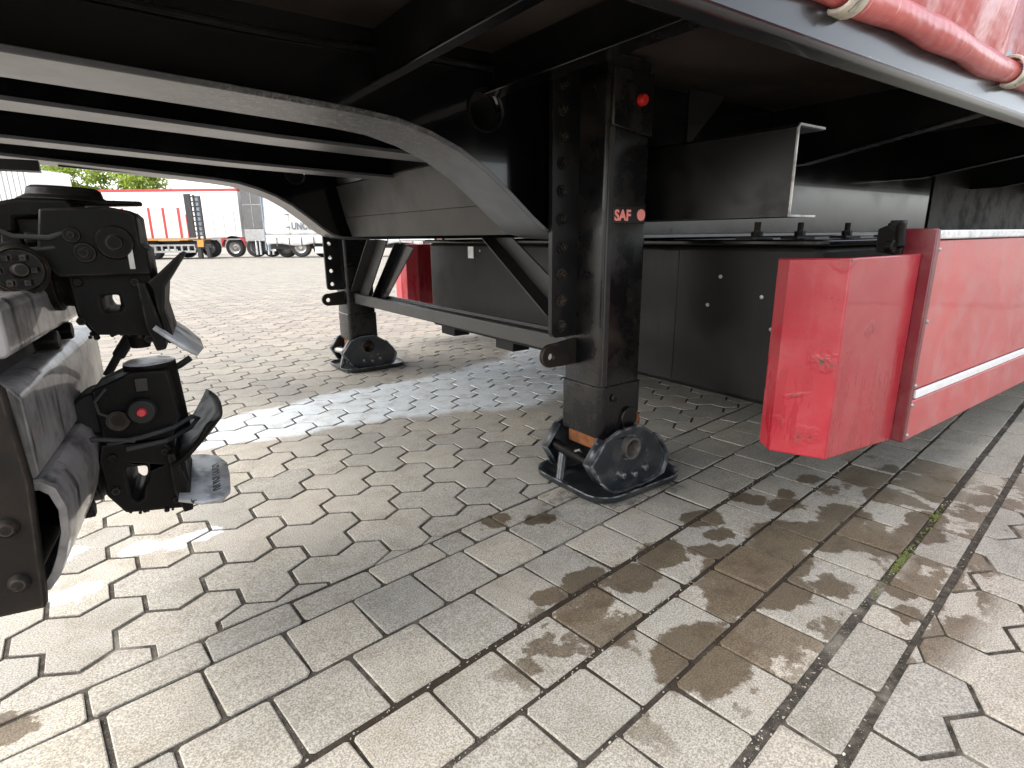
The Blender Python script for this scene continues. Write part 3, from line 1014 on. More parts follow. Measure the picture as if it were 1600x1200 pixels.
# cross channel, open towards the rear, its cut end facing the yard
mb_ = MB()
mb_.prism([(1.085, 0.630), (1.180, 0.630), (1.180, 0.635), (1.092, 0.635), (1.0915, 0.785), (1.0935, 0.790), (1.180, 0.790), (1.180, 0.795), (1.091, 0.795), (1.085, 0.788)], 'y', 0.612, 1.066)
ch = mb_.build('cross_channel', 'black_paint', TR)
mb_ = MB()
mb_.prism([(1.0845, 0.6295), (1.1805, 0.6295), (1.1805, 0.6335), (1.0885, 0.6335), (1.0885, 0.786), (1.0915, 0.7915), (1.1805, 0.7915), (1.1805, 0.7955), (1.0905, 0.7955), (1.0845, 0.7885)], 'y', 0.6085, 0.6118)
mb_.build('cut_edge', 'steel', ch)
mb_ = MB(); mb_.prism([(1.10, 0.786), (1.17, 0.786), (1.10, 0.70)], 'y', 0.66, 0.666); mb_.build('gusset', 'black_paint', ch)
mb_ = MB(); mb_.prism([(1.20, 0.93), (1.34, 0.93), (1.20, 0.80)], 'y', 0.95, 0.956); mb_.build('gusset', 'black_paint', TR)
# deck rail along the near and far edge
prof = [(0.478, 0.8365), (0.456, 0.8365), (0.450, 0.8385), (0.4475, 0.8435), (0.450, 0.8485), (0.4555, 0.851), (0.457, 0.87), (0.458, 0.955), (0.478, 0.955)]
mb_ = MB(); mb_.prism(prof, 'x', -0.32, 7.5); mb_.build('side_rail', 'rail_paint', TR, ang=50)
mb_ = MB(); mb_.prism([(mir(a), b) for a, b in prof], 'x', 0.80, 7.5); mb_.build('side_rail', 'rail_paint', TR, ang=50)
mb_ = MB(); mb_.box(-0.29, -0.098, 2.27, 2.33, 0.800, 0.830); mb_.build('king_bar', 'black_matt', TR)

# air and brake lines along the beams
for k, (y, z, r_) in enumerate(((1.062, 0.925, 0.006), (1.33, 0.90, 0.006), (1.83, 0.905, 0.006))):
    mb_ = MB(); mb_.path([(-0.28 + i * 0.11, y + 0.002 * math.sin(i * 1.3 + k), z + 0.004 * math.sin(i * 0.9 + 2 * k)) for i in range(11)], r_, 7); mb_.build('air_line', 'black_paint', TR)

# ---- landing legs
bolt_mb = MB()
bolt_mb.lathe([(0.0, 0), (0.0135, 0), (0.0135, 0.003), (0.0, 0.003)], (0, 0, 0), (0, -1, 0), 18)
bolt_mb.prism(ngon(0, 0, 0.0095, 6), 'y', -0.003, -0.0105)
bolt_mb.lathe([(0.0, -0.0), (0.0055, 0.0), (0.0055, 0.0165), (0.004, 0.018), (0, 0.018)], (0, 0, 0), (0, -1, 0), 10)
bolt_me = bolt_mb.mesh('bolt', 'cast_iron')
bolt_bright = bolt_me.copy(); bolt_bright.materials.clear(); bolt_bright.materials.append(M['rusty_iron'])
HOLE_Z = [0.574, 0.514, 0.457, 0.399]
BOLT_Z = [0.905, 0.855, 0.80, 0.748, 0.692, 0.633]


def landing_leg(far):
    ys = mir if far else (lambda y: y)
    sg = 1 if not far else -1
    mb_ = MB(); mb_.prism(rrect(0.887, 1.016, 0.9, 1.03, 0.012, 4) if not far else [(x, ys(y)) for x, y in rrect(0.887, 1.016, 0.9, 1.03, 0.012, 4)], 'z', 0.15, TOP + 0.02)
    leg = mb_.build('landing_leg', 'leg_paint', TR, ang=30)
    # flared lower collar
    mb_ = MB()
    pts = rrect(0.883, 1.020, 0.896, 1.034, 0.014, 4)
    mb_.prism([(x, ys(y)) for x, y in pts], 'z', 0.138, 0.262)
    mb_.build('collar', 'leg_paint', leg, bevel=0.0025)
    # raised strip paled as a corner highlight, and a cover on the outer face
    mb_ = MB(); mb_.box(0.889, 0.905, ys(0.8965), ys(0.9015), 0.262, 0.815); mb_.build('corner_highlight_strip', 'grey_black', leg, bevel=0.002)
    mb_ = MB(); mb_.prism([(0.893, 0.815), (1.012, 0.80), (1.012, 0.925), (0.893, 0.925)], 'y', ys(0.893), ys(0.9015)); mb_.build('cover_plate', 'leg_paint', leg, bevel=0.003)
    mb_ = MB(); mb_.prism(ngon(0.975, 0.176, 0.026, 24), 'y', ys(0.8885), ys(0.895)); mb_.build('access_plate', 'leg_paint', leg, bevel=0.001)
    mb_ = MB(); mb_.prism(ngon(0.986, 0.163, 0.027, 24), 'y', ys(0.8900), ys(0.895)); mb_.build('rust_patch', 'rust', leg, bevel=0.001)
    mb_ = MB(); mb_.lathe([(0, 0), (0.009, 0), (0.007, 0.004), (0, 0.005)], (0.924, ys(0.8925), 0.232), (0, -sg, 0), 14); mb_.build('plug', 'rusty_iron', leg)
    # bolted mounting plate with a row of open holes
    mb_ = MB()
    ol = rrect(0.812, 0.9, 0.372, 0.935, 0.016, 3)
    mb_.prism(ol, 'y', ys(0.986), ys(0.998), holes=[ngon(0.836, z, 0.0085, 14) for z in HOLE_Z])
    mb_.build('mounting_plate', 'black_paint', leg)
    for z in BOLT_Z + ([] if far else HOLE_Z):
        b = link('bolt', bolt_bright if (not far and z in HOLE_Z[1:]) else bolt_me, leg, Vector((0.838, ys(0.986), z)) - ORG[TR.name], (0, random.uniform(0, 6), math.pi if far else 0))
    # eye lug below the plate
    mb_ = MB()
    lug = [(0.89, 0.366), (0.822, 0.358)] + [(0.812 + 0.027 * math.cos(R(a)), 0.331 + 0.027 * math.sin(R(a))) for a in range(90, 271, 20)] + [(0.89, 0.304)]
    mb_.prism(lug, 'y', ys(0.985), ys(0.997), holes=[ngon(0.812, 0.329, 0.0095, 14)])
    mb_.build('eye_lug', 'rusty_iron', leg, bevel=0.0012)
    # inner tube
    mb_ = MB(); mb_.box(0.897, 1.006, ys(0.910), ys(1.020), 0.10, 0.2); mb_.build('inner_tube', 'rust', leg, bevel=0.004)
    # foot
    mb_ = MB()
    dish = [(0.0, 0.006), (0.90, 0.006), (0.955, 0.010), (0.985, 0.022), (1.0, 0.022), (0.985, 0.008), (0.93, 0.001), (0.0, 0.001)]
    base_ = rrect(-1, 1, -1, 1, 0.42, 6)
    hx, hy, cx, cy = 0.152, 0.135, 0.982, 0.962
    n = len(base_)
    vs_, fs_ = [], []
    for s_, z in dish:
        kx, ky = (hx - (1 - s_) * hx), (hy - (1 - s_) * hy)
        vs_ += [(cx + px * max(kx, 1e-4), ys(cy + py * max(ky, 1e-4)), z) for px, py in base_]
    for k in range(len(dish) - 1):
        fs_ += [(k * n + i, k * n + (i + 1) % n, (k + 1) * n + (i + 1) % n, (k + 1) * n + i) for i in range(n)]
    mb_.add(vs_, fs_)
    mb_.build('foot_plate', 'foot_paint', leg, ang=50)
    outl_ = [(0.878, 0.143), (0.925, 0.160), (0.992, 0.160), (1.050, 0.122), (1.088, 0.065), (1.070, 0.022), (1.035, 0.009), (0.905, 0.009), (0.868, 0.040), (0.836, 0.090)]
    for yp in (0.868, 1.046):
        mb_ = MB(); mb_.prism(outl_, 'y', ys(yp), ys(yp + 0.010), holes=[ngon(0.957, 0.112, 0.0275, 24)])
        mb_.build('swivel_plate', 'foot_paint', leg, bevel=0.003, smooth=False)
        # turned-in lips on the front edges of the plate
        inn = 0.024 if yp < 0.95 else -0.024
        for (xa, za), (xb, zb) in (((0.878, 0.143), (0.836, 0.090)), ((0.836, 0.090), (0.868, 0.040)), ((1.050, 0.122), (1.088, 0.065)), ((0.992, 0.160), (1.050, 0.122))):
            ya, yb = ys(yp + 0.005), ys(yp + 0.005 + inn)
            mb_ = MB(); mb_.add([(xa, ya, za), (xb, ya, zb), (xb, yb, zb), (xa, yb, za)], [(0, 1, 2, 3)])
            mb_.build('plate_lip', 'foot_paint', leg, solid=0.005)
        # rolled rim along the rear and lower edge, pressed ribs and bolts inside it
        sgn_ = -1 if yp < 0.95 else 1
        rim_ = [(1.040, 0.130), (1.066, 0.098), (1.088, 0.065), (1.080, 0.040), (1.068, 0.022), (1.035, 0.010), (0.99, 0.009), (0.94, 0.010), (0.905, 0.012), (0.884, 0.026), (0.866, 0.044)]
        mb_ = MB()
        n_ = len(rim_)
        vs_ = [(x, ys(yp + 0.005), z) for x, z in rim_] + [(x + 0.006 * (1 if x > 0.98 else -0.4), ys(yp + 0.005 + sgn_ * (0.015 + 0.002 * math.sin(i * 2.1))), z - 0.001) for i, (x, z) in enumerate(rim_)]
        mb_.add(vs_, [(i, i + 1, n_ + i + 1, n_ + i) for i in range(n_ - 1)])
        mb_.build('rim', 'foot_paint', leg, solid=0.004)
        for bx, bz in ((0.975, 0.040), (1.012, 0.048), (0.935, 0.046)):
            mb_ = MB(); mb_.lathe([(0, 0.010), (0.006, 0.009), (0.010, 0.005), (0.011, 0.0)], (bx, ys(yp if sgn_ < 0 else yp + 0.010), bz), (0, sgn_ * sg, 0), 12); mb_.build('rivet', 'foot_paint', leg)
    mb_ = MB(); mb_.lathe([(0.019, 0.205), (0.019, 0.0), (0.022, -0.006), (0.027, -0.006), (0.027, 0.205)], (0.957, ys(0.862), 0.112), (0, sg, 0), 24)
    mb_.build('pivot_tube', 'worn_steel', leg)
    mb_ = MB(); mb_.cyl((0.862, ys(0.872), 0.080), (0.862, ys(1.052), 0.096), 0.0125, n=18); mb_.build('cross_rod', 'cast_iron' if not far else 'steel', leg)
    mb_ = MB(); mb_.path([(0.862, ys(0.955), 0.092), (0.858, ys(0.95), 0.10), (0.866, ys(0.944), 0.103), (0.873, ys(0.945), 0.094), (0.868, ys(0.946), 0.08)], 0.003, 6); mb_.build('spring_hook', 'steel', leg)
    mb_ = MB()
    coil = []
    p0, p1 = Vector((0.872, ys(0.948), 0.082)), Vector((0.905, ys(0.905), 0.040))
    ax = (p1 - p0).normalized(); a_ = ax.orthogonal().normalized(); b_ = ax.cross(a_)
    for i in range(140):
        t_ = i / 139
        w_ = t_ * 14 * 2 * math.pi
        coil.append(p0 + (p1 - p0) * t_ + (a_ * math.cos(w_) + b_ * math.sin(w_)) * 0.0095)
    mb_.path(coil, 0.0023, 6); mb_.build('spring', 'cast_iron', leg)
    for (xa, ya, za), (xb, yb, zb) in (((0.865, 1.0, 0.085), (0.845, 0.99, 0.012)), ((0.93, 0.90, 0.03), (0.915, 0.885, 0.012))):
        mb_ = MB(); mb_.path([(xa, ys(ya), za), (xb, ys(yb), zb)], 0.0105, 8); mb_.build('foot_strut', 'foot_paint', leg)
    if not far:
        mb_ = MB(); mb_.lathe([(0.0, 0.013), (0.009, 0.013), (0.0115, 0.009), (0.012, 0.0), (0.0, 0)], (0.972, 0.893, 0.870), (0, -1, 0), 22); mb_.build('red_cap', 'cap_red', leg)
        mb_ = MB(); mb_.box(0.906, 1.006, 0.897, 0.9005, 0.623, 0.659)
        lp = mb_.build('logo_plate', 'logo_back', leg, bevel=0.001)
        text('logo_lettering', 'SAF', 'logo_red', leg, 0.031, (0.9095, 0.8964, 0.6295), (R(90), 0, 0), bold=0.0011, sx=1.0)
        mb_ = MB(); mb_.prism(ngon(0.9915, 0.641, 0.0125, 28), 'y', 0.8955, 0.897); mb_.build('logo_disc', 'logo_red', leg)
    return leg


landing_leg(False)
landing_leg(True)
# tie bar between the legs and its diagonal braces
mb_ = MB(); mb_.prism([(0.918, 0.309), (0.918, 0.354), (0.930, 0.356), (0.930, 0.348), (0.962, 0.350), (0.962, 0.362), (0.972, 0.362), (0.972, 0.311)], 'y', 1.035, mir(1.035)); mb_.build('tie_bar', 'grey_black', TR, bevel=0.004)
for far in (0, 1):
    ys = mir if far else (lambda y: y)
    mb_ = MB()
    # folded strip: web plus a narrow return
    for (x0, x1) in ((0.95, 0.956),):
        mb_.prism([(ys(1.42), 0.595), (ys(1.33), 0.595), (ys(1.12), 0.47), (ys(1.12), 0.40)] if not far else
                  [(ys(1.27), 0.590), (ys(1.36), 0.586), (ys(1.11), 0.335), (ys(1.0), 0.335)], 'x', x0, x1)
    mb_.prism([(ys(1.42), 0.595), (ys(1.414), 0.595), (ys(1.114), 0.40), (ys(1.12), 0.40)] if not far else
              [(ys(1.27), 0.590), (ys(1.264), 0.590), (ys(0.994), 0.335), (ys(1.0), 0.335)], 'x', 0.905, 0.956)
    mb_.build('diagonal_brace', 'grey_black', TR, bevel=0.001)
mb_ = MB(); mb_.prism([(mir(1.60), 0.56), (mir(1.50), 0.575), (mir(1.22), 0.336), (mir(1.30), 0.336)], 'x', 0.948, 0.953)
mb_.prism([(mir(1.50), 0.575), (mir(1.494), 0.575), (mir(1.214), 0.336), (mir(1.22), 0.336)], 'x', 0.92, 0.953)
mb_.build('diagonal_brace', 'black_gloss', TR, bevel=0.001)
mb_ = MB(); mb_.path([(0.94, 1.43, 0.602), (0.93, 1.43, 0.585), (0.93, 1.415, 0.575), (0.93, 1.40, 0.578)], 0.006, 6); mb_.build('cable_clip', 'cast_iron', TR)

# ---- pallet storage box across the chassis
mb_ = MB(); mb_.prism(rrect(1.205, 2.7, 0.60, 2.33, 0.03, 5), 'z', 0.21, 0.572)
sb = mb_.build('storage_box', 'box_plastic', TR, bevel=0.012, segs=3, ang=30)
mb_ = MB(); mb_.prism(rrect(1.19, 2.715, 0.585, 2.345, 0.02, 4), 'z', 0.5725, 0.586); mb_.build('lid', 'black_gloss', sb, bevel=0.004)
for y in (1.3, 1.75, 2.2):
    mb_ = MB(); mb_.box(1.25, 1.33, y, y + 0.12, 0.165, 0.209); mb_.build('skid', 'black_matt', sb, bevel=0.003)
for y in (0.955,):
    mb_ = MB(); mb_.box(1.2035, 1.2055, y, y + 0.05, 0.225, 0.56); mb_.build('seam', 'box_plastic', sb, bevel=0.0015)
for (y, z) in ((1.62, 0.465), (1.62, 0.30), (0.72, 0.46), (0.86, 0.43), (0.83, 0.50), (0.69, 0.39), (1.35, 0.40), (1.9, 0.545)):
    mb_ = MB(); mb_.lathe([(0, 0.002), (0.004, 0.0015), (0.005, 0)], (1.2045, y, z), (-1, 0, 0), 10); mb_.build('rivet', 'steel', sb)
mb_ = MB(); mb_.box(1.2025, 1.2045, 1.945, 1.985, 0.515, 0.56); mb_.build('sticker', 'white_gloss', sb)
for x in (1.13, 1.30, 1.52, 1.76):
    mb_ = MB()
    y_ = 0.70
    mb_.box(x - 0.045, x + 0.03, y_ - 0.02, y_ + 0.02, 0.5865, 0.592)
    mb_.prism(ngon(x, y_, 0.012, 6), 'z', 0.592, 0.603)
    mb_.cyl((x, y_, 0.6), (x, y_, 0.622), 0.0065, n=10)
    mb_.build('clamp_bolt', 'cast_iron', TR, bevel=0.001)
mb_ = MB()
mb_.prism([(0.50, 0.555), (0.50, 0.602), (0.52, 0.612), (0.535, 0.605), (0.535, 0.56)], 'x', 1.29, 1.315)
mb_.path([(1.275, 0.485, 0.57), (1.282, 0.49, 0.592), (1.30, 0.498, 0.612)], 0.009, 8)
mb_.cyl((1.262, 0.49, 0.572), (1.262, 0.505, 0.572), 0.012, n=12)
mb_.build('latch', 'cast_iron', TR, bevel=0.002)
mb_ = MB(); mb_.box(1.325, 1.35, 0.505, 0.53, 0.588, 0.622); mb_.build('latch_block', 'black_matt', TR, bevel=0.003)
mb_ = MB(); mb_.box(1.05, 1.30, 1.004, 1.066, 0.600, 0.6026); mb_.build('shim_plate', 'black_paint', TR)

# ---- red corner guard and side skirt, near side; plain copies on the far side
def guard(ys, nm='corner_guard', dx=0.0):
    mb_ = MB()
    out_ = [(1.337, 0.468), (1.048, 0.468), (1.034, 0.570), (1.054, 0.604), (1.12, 0.622)]
    inn_ = [(1.122, 0.616), (1.058, 0.599), (1.041, 0.568), (1.053, 0.474), (1.337, 0.474)]
    zt = [0.557, 0.557, 0.554, 0.553, 0.55]
    zb = [0.163, 0.188, 0.178, 0.183, 0.19]
    n = 5
    out_ = [(x + dx, y) for x, y in out_]; inn_ = [(x + dx, y) for x, y in inn_]
    vs_ = [(x, ys(y), z) for (x, y), z in zip(out_, zt)] + [(x, ys(y), z) for (x, y), z in zip(out_, zb)]
    vs_ += [(x, ys(y), z) for (x, y), z in zip(inn_[::-1], zt)] + [(x, ys(y), z) for (x, y), z in zip(inn_[::-1], zb)]
    fs_ = []
    for i in range(n - 1):
        fs_ += [(i, i + 1, n + i + 1, n + i), (2 * n + i, 3 * n + i, 3 * n + i + 1, 2 * n + i + 1), (i, 2 * n + i, 2 * n + i + 1, i + 1), (n + i, n + i + 1, 3 * n + i + 1, 3 * n + i)]
    fs_ += [(0, n, 3 * n, 2 * n), (n - 1, 3 * n - 1, 4 * n - 1, 2 * n - 1)]
    mb_.add(vs_, fs_)
    return mb_.build(nm, 'guard_red', TR, bevel=0.003, segs=3)


guard(lambda y: y)
guard(mir, dx=0.33)
for ys, sg in ((lambda y: y, 1), (mir, -1)):
    X1 = 6.5
    X0 = 0.0 if sg == 1 else 0.33
    mb_ = MB(); mb_.box(1.361 + X0, X1, ys(0.452), ys(0.459), 0.274, 0.582)
    sk = mb_.build('side_skirt', 'skirt_red_lit', TR, bevel=0.002)
    mb_ = MB(); mb_.box(1.361 + X0, X1, ys(0.450), ys(0.461), 0.160, 0.250); mb_.build('lower_panel', 'skirt_red_lit', sk, bevel=0.003)
    mb_ = MB(); mb_.box(1.38 + X0, X1, ys(0.4485), ys(0.455), 0.2525, 0.2705); mb_.build('white_stripe', 'white_gloss', sk, bevel=0.0015)
    mb_ = MB(); mb_.box(1.361 + X0, X1, ys(0.456), ys(0.463), 0.2502, 0.2738); mb_.build('groove', 'dark_red', sk)
    mb_ = MB(); mb_.box(1.362 + X0, X1, ys(0.447), ys(0.475), 0.5845, 0.602); mb_.build('top_hem', 'aluminium', sk, bevel=0.003)
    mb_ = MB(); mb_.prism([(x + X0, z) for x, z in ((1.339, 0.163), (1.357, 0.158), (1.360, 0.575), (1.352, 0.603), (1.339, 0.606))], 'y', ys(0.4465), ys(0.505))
    mb_.build('end_post', 'post_red_shaded', sk, bevel=0.003)
    for z in (0.565, 0.42, 0.283, 0.24, 0.172):
        mb_ = MB(); mb_.lathe([(0, 0.005), (0.003, 0.0045), (0.0045, 0.002), (0.005, 0)], (1.369 + X0, ys(0.4515), z), (0, -sg, 0), 10); mb_.build('screw', 'steel', sk)
# red clutter carried behind the far leg
mb_ = MB(); mb_.cyl((1.40, 2.62, 0.585), (1.40, 3.02, 0.585), 0.008, n=10); mb_.build('rod', 'aluminium', TR)
mb_ = MB(); mb_.box(1.36, 1.40, 2.40, 2.46, 0.50, 0.575); mb_.cyl((1.355, 2.43, 0.53), (1.35, 2.43, 0.53), 0.018, n=12); mb_.build('valve_block', 'steel', TR, bevel=0.004)

# ---- curtain: the cargo body that stands on the deck, tarpaulin gathered along the rail
roll = []
for i in range(121):
    x = -0.31 + i * 0.0645
    roll.append((x, 0.4475 + 0.004 * math.sin(x * 9.3) + 0.002 * math.sin(x * 23), 0.9125 + 0.003 * math.sin(x * 7.1 + 1)))
mb_ = MB(); mb_.path(roll, [0.0225 + 0.0022 * math.sin(i * 1.7) for i in range(121)], 14)
tube = mb_.build('tarpaulin_roll', 'tarp_red', TR, ang=80)
STRAPS = [-0.3, 0.18, 0.872, 1.575, 2.28, 2.98, 3.7, 4.4, 5.1]


def curtain(a, b):
    x = -0.32 + a * 7.82
    z = 0.92 + 1.98 * b ** 1.25
    ph = 0.0
    for s0, s1 in zip(STRAPS[:-1], STRAPS[1:]):
        if s0 <= x <= s1:
            ph = math.sin(math.pi * (x - s0) / (s1 - s0)) ** 0.7
    low = math.exp(-((z - 1.03) / 0.10) ** 2)
    y = 0.462 - 0.050 * ph * low - 0.006 * math.sin(x * 11 + z * 4) * min(1, (z - 0.92) * 5) + 0.004 * math.sin(x * 31 + z * 9)
    return (x, y, z)


mb_ = MB(); mb_.grid(curtain, 300, 46)
cargo = mb_.build('tarpaulin', 'tarp_red', TR, ang=80, solid=0.003)
mb_ = MB(); mb_.box(-0.32, 7.5, mir(0.466), mir(0.463), 0.93, 2.9); mb_.build('tarpaulin', 'tarp_red', TR)
mb_ = MB(); mb_.box(-0.32, 7.5, 0.45, mir(0.45), 2.905, 2.95); mb_.build('roof', 'white_tarp', TR)
mb_ = MB(); mb_.box(-0.35, -0.322, 0.47, mir(0.47), 0.92, 2.9); mb_.build('headboard', 'white_paint', TR)
mb_ = MB(); mb_.box(7.505, 7.53, 0.47, mir(0.47), 0.92, 2.9); mb_.build('rear_door', 'white_paint', TR)
for s_ in STRAPS:
    mb_ = MB()
    for k in range(6):
        x = s_ - 0.014 + k * 0.0062
        ring = [(x + 0.0015 * math.sin(a * 2), 0.4475 + 0.0262 * math.cos(a), 0.9125 + 0.0262 * math.sin(a)) for a in [2 * math.pi * q / 20 for q in range(20)]]
        mb_.path(ring, 0.0036, 6, closed=True)
    mb_.build('rope_lashing', 'rope', tube)
    mb_ = MB(); mb_.add([(s_ - 0.012 + 0.02, 0.418, 0.955), (s_ + 0.012 + 0.02, 0.418, 0.955), (s_ + 0.03 + 0.012, 0.405, 1.35), (s_ + 0.03 - 0.012, 0.405, 1.35)], [(0, 1, 2, 3)])
    st = mb_.build('tension_strap', 'black_matt', cargo, solid=0.012)
    mb_ = MB(); mb_.path([(s_ + 0.02, 0.416, 0.962), (s_ + 0.006, 0.412, 0.938), (s_ + 0.004, 0.416, 0.905), (s_ - 0.004, 0.435, 0.884)], 0.0028, 6); mb_.build('strap_hook', 'steel', cargo)

# ------------------------------------------------------------------ the tractor unit at the left, its tail under the neck
TC = thing('tractor_unit', 'dark grimy lorry tail with two towing couplings and a fifth wheel, left edge', 'lorry', (-0.05, 1.0, 0), R(-7.8))
ORG[TC.name] = Vector((-0.05, 1.0, 0.0))      # part coordinates below are yard coordinates before the 7.8 degree turn
mb_ = MB(); mb_.prism([(-0.16, 0.352), (-0.058, 0.352), (-0.0535, 0.357), (-0.0535, 0.440), (-0.060, 0.452), (-0.070, 0.456), (-0.16, 0.456)], 'y', 0.755, 1.232); mb_.build('rear_crossbeam', 'frame_grime', TC, bevel=0.002, ang=50)
mb_ = MB(); mb_.prism([(-0.14, 0.483), (-0.060, 0.483), (-0.055, 0.488), (-0.055, 0.535), (-0.062, 0.542), (-0.14, 0.542)], 'y', 0.76, 1.22); mb_.build('rear_crossbeam', 'frame_grime', TC, bevel=0.003)
mb_ = MB(); mb_.box(-0.15, -0.085, 0.77, 1.21, 0.456, 0.483); mb_.build('spacer', 'black_matt', TC)
# hollow lower tube
outp = [(-0.075, 0.3515), (-0.050, 0.3515), (-0.040, 0.342), (-0.034, 0.318), (-0.036, 0.29), (-0.044, 0.262), (-0.053, 0.24), (-0.064, 0.226), (-0.08, 0.222)]
inp = [(-0.08, 0.230), (-0.068, 0.234), (-0.060, 0.246), (-0.052, 0.265), (-0.044, 0.291), (-0.042, 0.317), (-0.047, 0.336), (-0.054, 0.343), (-0.075, 0.343)]
mb_ = MB(); mb_.prism(outp + inp, 'y', 0.742, 1.225); mb_.build('lower_tube', 'frame_grime', TC, bevel=0.001, ang=50)
mb_ = MB(); mb_.box(-0.115, -0.082, 0.745, 1.22, 0.215, 0.355); mb_.box(-0.083, -0.06, 0.9, 0.905, 0.235, 0.34); mb_.build('inner_wall', 'black_matt', TC)
mb_ = MB(); mb_.prism([(-0.24, 0.475), (-0.07, 0.475), (-0.058, 0.458), (-0.054, 0.36), (-0.064, 0.232), (-0.066, 0.216), (-0.24, 0.222)], 'y', 0.722, 0.736); sp = mb_.build('side_plate', 'rusty_iron', TC, bevel=0.003)
for (x, z) in ((-0.080, 0.316), (-0.082, 0.253), (-0.15, 0.42), (-0.19, 0.32)):
    mb_ = MB(); mb_.lathe([(0.0, 0.009), (0.006, 0.0085), (0.0095, 0.005), (0.0105, 0.0)], (x, 0.7225, z), (0, -1, 0), 16); mb_.build('rivet', 'rusty_iron', sp)
for ysd in (0.80, 1.17):
    mb_ = MB(); mb_.box(-0.75, -0.14, ysd, ysd + 0.03, 0.36, 0.60); mb_.build('frame_rail', 'black_matt', TC, bevel=0.003)



